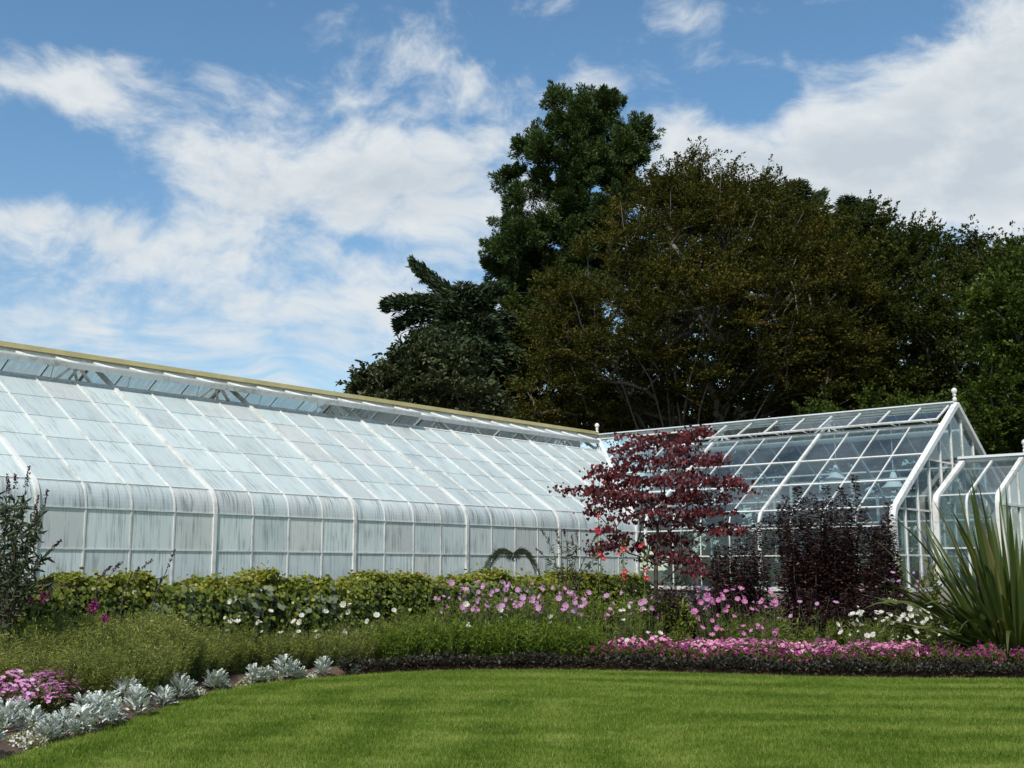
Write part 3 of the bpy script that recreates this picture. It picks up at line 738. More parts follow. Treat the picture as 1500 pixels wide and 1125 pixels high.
# ------------------------------------------------------------------ plants
BARK = plain('grey_bark', (.055,.048,.040), (.13,.115,.095), 4, .9, .6, 18, stretch=(1,1,.25))
BARK_PALE = plain('pale_grey_bark', (.085,.077,.066), (.15,.135,.115), 4, .9, .5, 18, stretch=(1,1,.3))
DARKBARK = plain('dark_conifer_bark', (.028,.020,.014), (.055,.038,.027), 4, .95)
TWIG = plain('brown_twigs', (.045,.030,.022), (.09,.065,.045), 6, .9)
STEM = plain('green_stems', (.05,.075,.025), (.08,.11,.04), 6, .7)
G = lambda *c: c
M_BEECH = leaf_mat('copper_green_beech_leaves', [(0,G(.022,.023,.006)),(.35,G(.044,.048,.010)),(.65,G(.068,.068,.014)),(.86,G(.110,.086,.019)),(1,G(.130,.088,.022))], .75, .22, .08, .45, .25)
M_GREEN = leaf_mat('dark_green_leaves', [(0,G(.018,.025,.006)),(.5,G(.040,.052,.011)),(1,G(.070,.080,.018))], .7, .25, .1, .5, .25)
M_LIME = leaf_mat('mid_green_leaves', [(0,G(.022,.036,.006)),(.6,G(.055,.082,.013)),(1,G(.095,.12,.022))], .6, .28, .15, .4, .4)
M_CEDAR = leaf_mat('blue_green_conifer_needles', [(0,G(.010,.020,.012)),(.6,G(.040,.062,.028)),(1,G(.080,.105,.048))], .6, .08, .2, .3, .3)
M_SEQ = leaf_mat('sequoia_sprays', [(0,G(.012,.024,.006)),(.6,G(.042,.072,.017)),(1,G(.085,.12,.030))], .6, .10, .2, .3, .4)
M_CHEST = leaf_mat('grey_green_broad_leaves', [(0,G(.024,.036,.014)),(.55,G(.055,.068,.028)),(.9,G(.10,.11,.055)),(1,G(.14,.15,.09))], .5, .15, .3, .4, .4)

def in_poly(px, py, poly):
    poly = np.asarray(poly, float); n = len(poly); ins = np.zeros(len(px), bool); j = n-1
    for i in range(n):
        xi, yi = poly[i]; xj, yj = poly[j]
        cnd = ((yi > py) != (yj > py)) & (px < (xj-xi)*(py-yi)/(yj-yi+1e-9)+xi); ins ^= cnd; j = i
    return ins
def edge_dist(px, py, poly):
    poly = np.asarray(poly, float); dmin = np.full(len(px), 1e9)
    for i in range(len(poly)):
        a, b = poly[i], poly[(i+1)%len(poly)]; ab = b-a; L = (ab**2).sum()+1e-9
        t = np.clip(((px-a[0])*ab[0]+(py-a[1])*ab[1])/L, 0, 1); dmin = np.minimum(dmin, np.hypot(px-a[0]-t*ab[0], py-a[1]-t*ab[1]))
    return dmin
def crown_points(poly, Y0, depth, n, inset=.0):
    """points through a crown's volume, whose outline from the garden is poly"""
    poly = np.asarray(poly, float); lo, hi = poly.min(0), poly.max(0); out = []
    while len(out) < n:
        px = rng.uniform(lo[0], hi[0], n*3); py = rng.uniform(lo[1], hi[1], n*3)
        k = in_poly(px, py, poly); px, py = px[k], py[k]
        ed = edge_dist(px, py, poly)*Y0/FPX; k = (ed > inset) | (py > 600); px, py, ed = px[k], py[k], ed[k]
        half = np.minimum(depth, np.sqrt(np.maximum(ed, .05)*depth*1.1))
        u = rng.random(len(px)); s = rng.choice([-1,1], len(px), p=[.68,.32])
        dy = s*half*(u**.5)
        for a, b, c in zip(px, py, dy):
            out.append(atY(a, b, Y0+c))
            if len(out) >= n: break
    return np.array([tuple(v) for v in out])
def skeleton(base, trunk_top, attr, step=1.0, rtip=.02, rmax=.5, power=.5, sag=.15):
    nodes = [np.array(base, float)]; par = [-1]
    top = np.array(trunk_top, float); nt_ = max(3, int(np.linalg.norm(top-nodes[0])/step))
    for i in range(1, nt_+1):
        nodes.append(nodes[0] + (top-np.array(base))*i/nt_ + rng.normal(0,.06,3)*[1,1,0]); par.append(len(nodes)-2)
    ax = np.array(trunk_top)
    order = np.argsort(np.linalg.norm(attr-ax, axis=1)); tips = []
    for k in order:
        A = attr[k]; arr = np.array(nodes)
        dist = np.linalg.norm(arr-A, axis=1) + np.maximum(0, arr[:,2]-A[2]+.3)*1.6 + .08*np.linalg.norm(arr-ax, axis=1)
        dist[:max(1, int(nt_*.35))] += 50
        j = int(np.argmin(dist)); P = nodes[j]; L = np.linalg.norm(A-P); m_ = max(1, int(round(L/step)))
        last = j
        for i in range(1, m_+1):
            f_ = i/m_; q_ = P + (A-P)*f_ + np.array([0,0,sag*L*math.sin(math.pi*f_)*.6]) + rng.normal(0,.05*min(1,L),3)*(f_ < 1)
            nodes.append(q_); par.append(last); last = len(nodes)-1
        tips.append(last)
    n = len(nodes); cnt = np.zeros(n)
    for t in tips: cnt[t] += 1
    for i in range(n-1, 0, -1): cnt[par[i]] += cnt[i]
    rad = np.minimum(rmax, rtip*np.maximum(cnt,1)**power)
    return np.array(nodes), par, rad
def skel_mesh(nodes, par, rad, rmin=0.0, sides=5):
    kids = {}
    for i, p in enumerate(par):
        if p >= 0: kids.setdefault(p, []).append(i)
    polys = []
    stack = [(0, None)]
    while stack:
        i, prev = stack.pop()
        ch = [i] if prev is None else [prev, i]
        while kids.get(i):
            c_ = sorted(kids[i], key=lambda a: -rad[a]); nx = c_[0]
            for o_ in c_[1:]: stack.append((o_, i))
            ch.append(nx); i = nx
        if len(ch) > 1:
            r_ = rad[ch].copy()
            if len(ch) > 1 and r_[0] > r_[1]*1.3: r_[0] = r_[1]*1.2
            if r_.max() >= rmin: polys.append((nodes[ch], r_))
    return tubes(polys, sides)
def put_tree(name, label, cat, base, leafV, leafF, leafR, leafmat, nodes, par, rad, bark, group='trees behind the greenhouse', split=.16, limb='branches'):
    b = np.array(base, float)
    root = thing(name, label, cat, base, 0, group)
    V,F = skel_mesh(nodes-b, par, rad)
    link('trunk', mesh_np('trunk', V, F, bark, smooth=True), root)
    link('crown', mesh_np('crown', leafV-b, leafF, leafmat, leafR), root)
    return root
def spray_leaves(attr, per, sig, size, tmpl, width=.6, flat=.55, droop=.0, outward=None, tone_sd=.09, ntw=9, centre=None, up=.3):
    """leafy twigs fanning from each point: leaves lie along the twigs, denser and wider apart towards the base"""
    n = len(attr); tn = n*ntw; a_i = np.repeat(np.arange(n), ntw)
    base_dir = unit(attr - centre)*.75 if centre is not None else 0
    td = rng.normal(size=(tn,3))*np.array([1,1,flat]) + (base_dir[a_i] if centre is not None else 0) + np.array([0,0,up])
    td = unit(td); tl = sig*2.1*rng.uniform(.45,1.25,tn)
    per_t = max(4, int(per/ntw)); idx = np.repeat(np.arange(tn), per_t); m_ = len(idx); u = rng.random(m_)**.8
    bend = np.array([0,0,-1.0])*(droop*.5*tl[idx]*u**2)[:,None]
    lat = rng.normal(size=(m_,3))*np.array([1,1,.6])*(tl[idx]*.13*(1.15-u))[:,None]
    P = attr[a_i][idx] + td[idx]*(tl[idx]*u)[:,None] + bend + lat
    D = td[idx]*.8 + rng.normal(0,.6,(m_,3))*np.array([1,1,.6]) + np.array([0,0,-droop*.4])
    nr = rng.normal(size=(m_,3))*.55 + np.array([0,0,1.])
    t0 = rng.random(n)*.55+.2; tt = rng.normal(0,.10,tn)
    r_ = np.clip(t0[a_i][idx] + tt[idx] + rng.normal(0,tone_sd,m_), 0, 1)
    return leaves(P, D, size*rng.uniform(.7,1.3,m_), tmpl, width, nr, r_)

def broad_tree(name, label, poly, Y0, depth, base_px, nattr, per, sig, leaf, mat, bark, trunk_frac=.45, flat=.5, tmpl=T_DIAMOND, width=.62, rtip=.022, extra=None, droop=.2, power=.5, limbs=0):
    attr = crown_points(poly, Y0, depth, nattr, sig*1.0)
    if extra is not None: attr = np.concatenate([attr, np.array([tuple(atY(a,b,Y0)) for a,b in extra])])
    base = gx(base_px, Y0); base.z = -.03
    zt_ = attr[:,2].max()
    top = np.array([base.x + rng.normal(0,.3), base.y, zt_*trunk_frac])
    nodes, par, rad = skeleton(base, top, attr, 1.0, rtip, .5, power)
    nmain = len(nodes)
    if limbs:                                            # long pale ascending limbs that show through the leaves
        ft = crown_points(poly, Y0, depth, limbs); n0 = len(nodes); nn_ = [nodes]; pr_ = list(par); rr_ = [rad]
        stem = np.where(np.arange(n0) < max(3, int(np.linalg.norm(top-np.array(base)))))[0]
        for P in ft:
            ny = min(P[1], Y0 + rng.uniform(-depth*.8, depth*.1)); P = np.array([0,0,HC]) + (P-np.array([0,0,HC]))*(ny/P[1]); j = stem[int(rng.integers(len(stem)//3, len(stem)))]; A = nodes[j]; L = np.linalg.norm(P-A); mm = max(4, int(L/.9)); last = int(j); bow = rng.uniform(-.05,.05)*L
            side_ = rng.normal(0,.04*L,3)
            for i in range(1, mm+1):
                f_ = i/mm; nn_.append((A+(P-A)*f_ + np.array([0,0,bow*math.sin(math.pi*f_)]) + side_*math.sin(math.pi*f_) + rng.normal(0,.05,3))[None]); pr_.append(last); last = len(pr_)-1; rr_.append([.055*(1-f_)+.014])
        nodes = np.concatenate(nn_); par = pr_; rad = np.concatenate(rr_)
    ctr = np.array([top[0], top[1], top[2]*.8]); lo = spray_leaves(attr, per, sig, leaf, tmpl, width, flat, droop, centre=ctr)
    # leaves along the outer twigs as well
    tw = np.where(rad[:nmain] < rtip*2.6)[0]
    l2 = spray_leaves(nodes[tw], per*.22, sig*.6, leaf, tmpl, width, flat, droop, ntw=4, centre=ctr)
    return put_tree(name, label, 'tree', base, *join([lo, l2]), mat, nodes, par, rad, bark)

# copper-tinted beech, the big crown in the middle
BEECH = [(745,640),(735,590),(765,540),(775,480),(770,440),(800,392),(835,365),(870,330),(885,300),(915,285),(925,262),(950,252),(975,240),(1000,232),(1025,222),(1040,240),(1060,243),(1080,252),(1110,262),(1145,262),(1172,285),(1210,300),(1245,325),(1280,362),(1300,420),(1305,480),(1310,560),(1270,640)]
broad_tree('beech_tree', 'huge spreading beech with olive and copper leaves and grey limbs', BEECH, 48, 6.5, 1003, 760, 430, .60, .105, M_BEECH, BARK_PALE, .45, .35, limbs=46, extra=[(1005,240),(1030,236),(1120,275),(1145,276),(1060,262),(960,268),(925,282)], rtip=.019)
GREENR = [(1190,330),(1215,305),(1245,296),(1285,300),(1320,318),(1350,330),(1375,318),(1400,330),(1440,332),(1475,345),(1520,350),(1540,420),(1540,660),(1240,660),(1200,480)]
broad_tree('broadleaf_tree', 'dark green spreading tree between the beech and the bright leafy tree', GREENR, 52, 6, 1360, 380, 300, .65, .145, M_GREEN, BARK, .5, .5)
NEARR = [(1420,480),(1400,440),(1440,400),(1455,360),(1480,345),(1520,340),(1600,360),(1640,480),(1640,690),(1400,690),(1390,600),(1425,540)]
broad_tree('broadleaf_tree', 'bright green leafy tree above the porch at the picture edge', NEARR, 39, 4.5, 1530, 230, 300, .5, .14, M_LIME, BARK, .5, .55)
CHEST = [(500,640),(497,577),(512,556),(530,542),(548,550),(562,525),(562,508),(585,496),(615,492),(640,486),(680,500),(705,530),(722,570),(735,640)]
broad_tree('broadleaf_tree', 'rounded broad leaved tree rising just above the yellow ridge board', CHEST, 44, 3.6, 620, 230, 200, .42, .21, M_CHEST, BARK, .5, .6, T_OVAL, .55)
LOWG = [(1180,640),(1200,590),(1250,575),(1300,572),(1340,585),(1400,600),(1420,680),(1180,680)]
broad_tree('small_tree', 'low yellow green bushy tree just behind the clear greenhouse ridge', LOWG, 39, 2.4, 1300, 90, 260, .4, .12, M_LIME, BARK, .5, .6)
DARKM = [(690,640),(695,520),(720,440),(790,420),(880,480),(960,640)]
broad_tree('broadleaf_tree', 'shady dark tree in the gap between conifers and beech', DARKM, 58, 4, 810, 170, 300, .7, .18, M_GREEN, BARK, .5, .55)
BACKM = [(900,640),(910,300),(1000,260),(1130,275),(1230,310),(1340,340),(1500,360),(1560,380),(1560,680)]
broad_tree('broadleaf_tree', 'deep shaded tree filling in behind the beech crown', BACKM, 64, 4, 1190, 430, 330, .9, .24, M_GREEN, BARK, .5, .6)

# giant sequoia with rounded tufts
PUFFS = [(846,175,24),(842,205,26),(838,300,26),(842,260,26),(850,370,26),(838,410,28),(818,148,20),(848,152,17),(886,150,22),(866,188,28),(826,188,24),(930,190,22),(912,215,26),(933,228,19),(770,208,15),(798,222,26),(840,232,28),(880,235,25),(915,252,22),(748,254,17),(757,285,18),(790,258,17),(815,275,20),(845,272,22),(890,268,24),(915,288,20),(748,320,22),(765,342,26),(735,365,22),(725,392,18),(800,322,18),(830,312,20),(812,345,24),(850,340,24),(885,310,24),(780,382,26),(750,402,24),(815,390,24),(845,380,24),(770,420,24),(740,428,18),(800,430,24),(830,425,22),(790,470,26),(760,480,26),(750,540,30),(790,530,28),(770,590,30),(740,600,26),(880,360,26),(860,420,28),(900,340,24),(910,400,30),(850,480,30)]
def sequoia():
    Y0 = 62; base = gx(836, Y0); base.z = -.03; Ls = []; cen = []
    for px, py, rp in PUFFS:
        r_ = rp*Y0/FPX*1.0; c_ = np.array(atY(px, py, Y0 + (-1.7 if 825 < px < 862 else rng.uniform(-2.6, 1.2)))); cen.append(c_)
    for px, py, rp in PUFFS[6:]:                       # the far side of the same crown
        c_ = np.array(atY(px+rng.uniform(-20,20), py+rng.uniform(-12,25), Y0 + rng.uniform(1.5, 4.0))); cen.append(c_)
    rs = [p[2]*Y0/FPX*1.08 for p in PUFFS] + [p[2]*Y0/FPX*1.1 for p in PUFFS[6:]]
    for i, (c_, r_) in enumerate(zip(cen, rs)):
        tone_p = rng.uniform(-.10,.10); ax = np.array([836/1,0,0]); outw = unit(np.array([c_[0]-base.x, c_[1]-base.y, 0.0]))
        for k in range(15):
            su = unit(rng.normal(size=3)*np.array([1,1,.9]) + outw*.35); L = r_*rng.uniform(.70,1.12); w0 = r_*rng.uniform(.30,.46)
            dirp = unit(su*.75 + np.array([0,0,.55])); st = c_ + su*r_*rng.uniform(.05,.5) - np.array([0,0,.25*r_])
            n = int((270 if i < len(PUFFS) else 110)*(L/.9)*(w0/.25)); u = rng.random(n); prof = w0*np.sqrt(np.clip(4*u*(1-u)*(1.2-.5*u),.02,1))
            off = unit(rng.normal(size=(n,3))); P = st + dirp*(u*L)[:,None] + off*(prof*rng.random(n)**.4)[:,None]
            D = off*.55 + dirp*.8 + rng.normal(0,.35,(n,3))
            Ls.append(leaves(P, D, .165*rng.uniform(.6,1.5,n), T_DIAMOND, .34, None, np.clip(.5+tone_p+rng.normal(0,.12,n),0,1)))
    top = np.array(atY(846, 150, Y0))
    cen = np.array(cen); nodes, par, rad = skeleton(base, top, cen, 1.2, .04, .75, .5, .02); rad = rad*np.clip(1.25-nodes[:,2]/top[2], .25, 1)
    put_tree('sequoia_tree', 'tallest dark conifer with rounded tufted foliage and pointed tops', 'tree', base, *join(Ls), M_SEQ, nodes, par, rad, DARKBARK)
sequoia()

def conifer(name, label, px, Y0, tip_py, limbs, mat, bot_py=650, seed=0, needle=.34):
    """layered conifer: limbs given as outlines of their sprays, others fill in round the stem"""
    base = gx(px, Y0); base.z = -.03; tip = np.array(atY(px if not limbs else limbs[0][-1][0], tip_py, Y0)); Ls=[]; polys=[]
    top = np.array(atY(px, tip_py+18, Y0))
    polys.append((np.linspace(np.array(base), top, 12), np.linspace(.42,.05,12)))
    allb = []
    for lb in limbs:
        dy = rng.uniform(-.9,.9); pts_ = np.array([tuple(atY(a,b,Y0+dy*i/(len(lb)-1))) for i,(a,b) in enumerate(lb)]); allb.append((pts_, 1.0))
    zt_ = top[2]
    for i in range(104):
        f_ = rng.uniform(.35, 1.0); z = zt_*f_; L = (1-f_)*5.0+1.3; a = rng.uniform(0, 2*math.pi)
        st = np.array([base.x, base.y, z]); e = st + np.array([math.cos(a)*L*.8, math.sin(a)*L, -.10*L + rng.uniform(-.2,.3)])
        mid = (st+e)/2 + np.array([0,0,.16*L]); allb.append((np.array([st, (st+mid)/2+[0,0,.03], mid, (mid+e)/2+[0,0,.03], e]), .8))
    for pts_, wgt in allb:
        L = np.linalg.norm(np.diff(pts_, axis=0), axis=1).sum(); n = int(2600*L/4.5*wgt)
        u = rng.random(n)**.75; s = np.linspace(0,1,len(pts_)); C0 = np.stack([np.interp(u, s, pts_[:,k]) for k in range(3)], 1)
        dirv = unit(pts_[-1]-pts_[0]); side = unit(np.cross(dirv, [0,0,1.]))
        wd = 1.0*(1-u*.7)*wgt
        off = rng.normal(0,.6,n)*wd
        P = C0 + side*off[:,None] + np.stack([np.zeros(n), np.zeros(n), rng.normal(0,.10,n) - np.abs(off)*.30 - .62*(1-u*.6)*rng.random(n)**1.6], 1)
        D = dirv*.9 + side*np.sign(off)[:,None]*.8 + rng.normal(0,.4,(n,3)) + np.array([0,0,.05])
        Ls.append(leaves(P, D, needle*rng.uniform(.6,1.2,n), T_DIAMOND, .26, None, np.clip(.5+rng.normal(0,.22,n),0,1)))
        polys.append((pts_, np.linspace(.09,.015,len(pts_))))
    V,F = tubes(polys, 5); b = np.array(base); root = thing(name, label, 'tree', base, 0, 'trees behind the greenhouse')
    link('trunk', mesh_np('trunk', V-b, F, BARK, smooth=True), root); v,f,r_ = join(Ls); link('crown', mesh_np('crown', v-b, f, mat, r_), root)
conifer('cedar_tree', 'layered blue green cedar with a bent leaning top', 683, 52, 405,
        [[(690,450),(660,420),(628,404),(605,382)], [(690,440),(668,428),(640,408),(618,390)], [(680,432),(705,420),(735,418)], [(690,445),(640,432),(600,436),(563,442)], [(690,460),(640,448),(605,460),(582,474)],
         [(690,470),(725,456),(750,466)], [(690,500),(630,495),(585,515)], [(690,500),(735,500),(765,520)], [(690,540),(620,540),(575,560)], [(690,540),(745,545),(770,565)], [(690,480),(650,478),(610,488)]], M_CEDAR)
conifer('fir_tree', 'narrow dark fir whose pointed tip shows above the beech crown', 1180, 66, 262, [[(1180,300),(1190,285),(1205,284)],[(1180,300),(1168,284),(1158,282)]], M_CEDAR)
conifer('fir_tree', 'small dark fir tip above the green spreading tree', 1252, 70, 280, [[(1252,305),(1265,295),(1280,298)],[(1252,305),(1242,292),(1236,290)]], M_CEDAR)

for i, (px_, lab_) in enumerate([(1010,'dark evergreen bush seen through the glass by the red leaved tree'),(1100,'dark evergreen bush seen through the clear glass under the beech'),(1190,'dark evergreen bush seen through the middle of the clear glass'),(1290,'dark evergreen bush seen through the gable corner'),(1390,'dark evergreen bush seen through the porch'),(1490,'dark evergreen bush at the far side of the porch')]):
    broad_tree('evergreen_bush', lab_, [(px_-75,836),(px_-80,760),(px_-60,690),(px_,665),(px_+60,690),(px_+80,760),(px_+75,836)], 41.5+i%2*.8, 1.4, px_, 46, 330, .45, .16, M_GREEN, BARK, .45, .7)
# ------------------------------------------------------------------ hedge along the whitewashed wing
M_HEDGE = leaf_mat('creeper_hedge_leaves', [(0,G(.045,.068,.010)),(.35,G(.095,.130,.018)),(.7,G(.22,.235,.028)),(.9,G(.27,.25,.04)),(1,G(.28,.17,.05))], .45, .3, .4, .5, 1.2)
M_HEDGE_PALE = leaf_mat('pale_creeper_leaves', [(0,G(.10,.13,.07)),(1,G(.22,.24,.15))], .4, .2, .5)
def hedge():
    t0, t1 = -3.6, 14.0; yw = -.64; hw = .36; zt_ = 1.38
    root = thing('hedge', 'clipped leafy creeper hedge along the foot of the whitewashed greenhouse', 'hedge', P0, LROT)
    V=[]; F=[]
    nx=60
    for i in range(nx+1):
        t = t0+(t1-t0)*i/nx
        for y,z in ((-hw+.1,0),(-hw+.08,zt_-.22),(0,zt_-.10),(hw-.08,zt_-.22),(hw-.1,0)): V.append((t, yw+y+.03*math.sin(t*5), z+.03*math.sin(t*3.1)))
    for i in range(nx):
        for j in range(4): F.append([5*i+j,5*i+j+1,5*i+j+6,5*i+j+5])
    F += [[0,1,2,3,4],[5*nx+j for j in (4,3,2,1,0)]]
    link('twigs', mesh_py('twigs', V, F, plain('hedge_core', (.012,.014,.006), (.03,.03,.014), 8, .95, .8, 20)), root)
    n = 60000; t = rng.uniform(t0, t1, n); u = rng.random(n)
    lump = .07*np.sin(t*2.3)+.05*np.sin(t*5.7+1)+.04*np.sin(t*11.3)
    front = u < .55; top = ~front
    y = np.where(front, yw-hw+rng.normal(0,.08,n)+lump*.8, yw+rng.uniform(-hw,hw,n)); z = np.where(front, rng.uniform(.25, zt_, n), zt_ + lump + rng.normal(0,.035,n))
    z = np.where(front, np.minimum(z, zt_+lump), z); k = rng.random(n) < .03; z = z + k*rng.uniform(0,.16,n)
    P = np.stack([t,y,z],1); nr = np.where(front[:,None], np.array([[0,-1,.5]]), np.array([[0,-.3,1]])) + rng.normal(0,.6,(n,3))
    D = np.stack([rng.normal(0,.8,n), np.full(n,-.35), np.where(front,-.7,-.1)+rng.normal(0,.35,n)],1)
    tone = np.clip(np.where(top, .62, .36 + .25*(z-1.0)) + rng.normal(0,.17,n), 0, 1)  # sunlit top and shaded, downward darkening front put into the leaf colour
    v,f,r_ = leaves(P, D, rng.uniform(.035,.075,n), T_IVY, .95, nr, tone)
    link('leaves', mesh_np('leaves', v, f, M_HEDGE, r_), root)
    n = 420; t = rng.choice([1.8,2.9,4.4,7.6,7.9,8.2,9.4], n)+rng.normal(0,.25,n)
    P = np.stack([t, np.full(n, yw-hw-.06)+rng.normal(0,.03,n), 1.12+rng.normal(0,.1,n)],1)
    v,f,r_ = leaves(P, np.stack([rng.normal(0,.7,n),np.full(n,-.4),np.full(n,-.5)],1), rng.uniform(.08,.14,n), T_IVY, 1.0, np.array([[0,-1,.5]])+rng.normal(0,.25,(n,3)))
    link('pale_leaves', mesh_np('pale_leaves', v, f, M_HEDGE_PALE, r_), root)
hedge()

# ------------------------------------------------------------------ flower shapes
def petal_mat(name, stops, rough=.5): return leaf_mat(name, stops, rough, .38, .15, through=(1.05, 1.0, 1.05))
PINK = petal_mat('pink_petals', [(0,G(.42,.10,.30)),(.5,G(.58,.20,.46)),(1,G(.72,.38,.62))])
LILAC = petal_mat('lilac_pink_petals', [(0,G(.40,.17,.40)),(.5,G(.56,.28,.55)),(1,G(.70,.42,.66))])
MAGENTA = petal_mat('magenta_petals', [(0,G(.14,.008,.08)),(.5,G(.26,.018,.15)),(1,G(.42,.05,.27))])
SALMON = petal_mat('bright_pink_petals', [(0,G(.58,.17,.34)),(.5,G(.76,.30,.50)),(1,G(.86,.52,.68))])
PALEPINK = petal_mat('pale_pink_petals', [(0,G(.55,.16,.40)),(.5,G(.74,.30,.58)),(1,G(.84,.50,.76))])
WHITE = petal_mat('white_petals', [(0,G(.62,.62,.56)),(1,G(.80,.80,.76))])
REDP = petal_mat('crimson_petals', [(0,G(.32,.012,.03)),(.6,G(.50,.03,.07)),(1,G(.62,.12,.2))])
GOLD = plain('yellow_flower_centre', (.55,.36,.03), (.65,.45,.05), 20, .8)
M_FEATHER = leaf_mat('feathery_olive_foliage', [(0,G(.070,.095,.010)),(.5,G(.175,.205,.028)),(.8,G(.31,.31,.07)),(1,G(.55,.50,.24))], .6, .25, .2, .5, 1.0)
M_FRESH = leaf_mat('fresh_green_foliage', [(0,G(.045,.075,.009)),(.5,G(.10,.155,.016)),(1,G(.16,.215,.028))], .55, .28, .2, .4, 1.2)
M_MIXED = leaf_mat('mixed_border_foliage', [(0,G(.050,.070,.011)),(.5,G(.120,.155,.020)),(1,G(.21,.235,.038))], .5, .28, .3, .6, 1.5)
M_SILVER = leaf_mat('silver_felted_leaves', [(0,G(.33,.37,.34)),(.5,G(.52,.56,.53)),(1,G(.68,.71,.68))], .75, .12, .15)
M_PURPLE = leaf_mat('dark_purple_leaves', [(0,G(.018,.008,.011)),(.5,G(.042,.020,.025)),(.85,G(.085,.045,.045)),(1,G(.14,.085,.07))], .4, .12, .5)
M_REDLEAF = leaf_mat('maroon_heart_leaves', [(0,G(.026,.004,.006)),(.5,G(.074,.009,.013)),(.85,G(.145,.021,.023)),(1,G(.23,.05,.036))], .5, .3, .25)
M_DARKEDGE = leaf_mat('blackish_edging_leaves', [(0,G(.010,.010,.007)),(.6,G(.026,.022,.016)),(1,G(.050,.048,.026))], .5, .1, .35)
M_PETUNIA = leaf_mat('petunia_foliage', [(0,G(.040,.052,.010)),(.5,G(.082,.100,.018)),(1,G(.14,.14,.035))], .55, .25, .3)
M_FLAX = leaf_mat('flax_sword_leaves', [(0,G(.020,.040,.009)),(.5,G(.052,.078,.016)),(.8,G(.13,.13,.035)),(1,G(.22,.20,.085))], .38, .15, .5)

def flower_mesh(name, mat, petals=8, r=.04, cup=.25, centre=True):
    V=[]; F=[]; mi=[]
    for i in range(petals):
        a = 2*math.pi*i/petals; b = len(V); h = math.pi/petals*1.05
        for rr,aa,z in ((.12,a-.4*h,0),(.12,a+.4*h,0),(.8,a+.9*h,cup*.75),(1.0,a+.35*h,cup),(1.0,a-.35*h,cup),(.8,a-.9*h,cup*.75)):
            V.append((r*rr*math.cos(aa), r*rr*math.sin(aa), r*z))
        F += [[b,b+1,b+2,b+5],[b+5,b+2,b+3,b+4]]; mi += [0,0]
    nb = len(V)
    if centre:
        for z,rr in ((-.12,.16),(.10,.22),(.2,.1)):
            for i in range(6): V.append((r*rr*math.cos(i*math.pi/3), r*rr*math.sin(i*math.pi/3), r*z))
        for j in range(2):
            for i in range(6): F.append([nb+j*6+i, nb+j*6+(i+1)%6, nb+j*6+6+(i+1)%6, nb+j*6+6+i]); mi.append(1)
        F.append([nb+12+i for i in range(6)]); mi.append(1)
    me = mesh_py(name, V, F, mat); me.materials.append(GOLD)
    a = me.attributes.new('rnd','FLOAT','POINT'); a.data.foreach_set('value', rng.random(len(V)).astype(np.float32)*.6+.2)
    me.polygons.foreach_set('material_index', mi); return me
def blossoms(P, Nn, rad, petals=5):
    """many small five petalled blossoms in one mesh"""
    T=[]; F=[]
    for i in range(petals):
        a=2*math.pi*i/petals; h=math.pi/petals; b=len(T)
        T += [[0,0,0],[.9*math.cos(a-h*.9),.9*math.sin(a-h*.9),.25],[1.05*math.cos(a),1.05*math.sin(a),.22],[.9*math.cos(a+h*.9),.9*math.sin(a+h*.9),.25]]; F.append([b,b+1,b+2,b+3])
    T=np.array(T); F=np.array(F); n=len(P); Z=unit(np.asarray(Nn,float)); X=unit(np.cross(Z, rng.normal(size=(n,3)))); Y=np.cross(Z,X)
    rad=np.broadcast_to(rad,(n,))
    V=np.asarray(P)[:,None]+rad[:,None,None]*(T[None,:,0:1]*X[:,None]+T[None,:,1:2]*Y[:,None]+T[None,:,2:3]*Z[:,None])
    return V.reshape(-1,3), ((np.arange(n)*len(T))[:,None,None]+F[None]).reshape(-1,4), np.repeat(rng.random(n), len(T))
FL_WHITE = flower_mesh('flower', WHITE, 7, .056, .42); FL_PINK = flower_mesh('flower', PINK, 7, .060, .42); FL_LILAC = flower_mesh('flower', LILAC, 7, .060, .40)
FL_RED = flower_mesh('flower', REDP, 5, .060, .45); FL_SALMON = flower_mesh('flower', SALMON, 8, .055); FL_MAGENTA = flower_mesh('flower', MAGENTA, 8, .06)

def bushy(h, rw_, n, size, width, tmpl, up=.6, top_bias=.7, tone0=.45):
    """foliage of one upright plant: leaves on many thin stems in a dome"""
    ns = max(8, n//28); a = rng.uniform(0,2*math.pi,ns); rr = rw_*np.sqrt(rng.random(ns)); hh = h*(1-.35*(rr/rw_)**2)*rng.uniform(.72,1.06,ns)
    bx, by = rr*.35*np.cos(a), rr*.35*np.sin(a); tx, ty = rr*np.cos(a), rr*np.sin(a)
    k = rng.integers(0,ns,n); u = rng.random(n)**top_bias
    P = np.stack([bx[k]+(tx[k]-bx[k])*u, by[k]+(ty[k]-by[k])*u, hh[k]*u],1) + rng.normal(0,.022,(n,3))
    D = np.stack([np.cos(a[k])*.5, np.sin(a[k])*.5, np.full(n,up)],1) + rng.normal(0,.55,(n,3))
    tone = np.clip(tone0 + .18*(u-.5) + rng.normal(0,.2,n), 0, 1)
    L = leaves(P, D, size*rng.uniform(.6,1.3,n), tmpl, width, None, tone)
    polys = [(np.array([[bx[i],by[i],0],[(bx[i]+tx[i])/2,(by[i]+ty[i])/2,hh[i]*.55],[tx[i],ty[i],hh[i]]]), np.array([.006,.004,.002])) for i in range(ns)]
    tips = np.stack([tx,ty,hh],1)
    return L, tubes(polys, 3), tips
def bush_proto(name, h, rw_, n, size, width, tmpl, mat, stemmat=STEM, **kw):
    L,(sv_,sf_),tips = bushy(h, rw_, n, size, width, tmpl, **kw)
    root = link(name, None); root.empty_display_size = .1
    link('foliage', mesh_np('foliage', L[0], L[1], mat, L[2]), root); link('stems', mesh_np('stems', sv_, sf_, stemmat), root)
    return root, tips
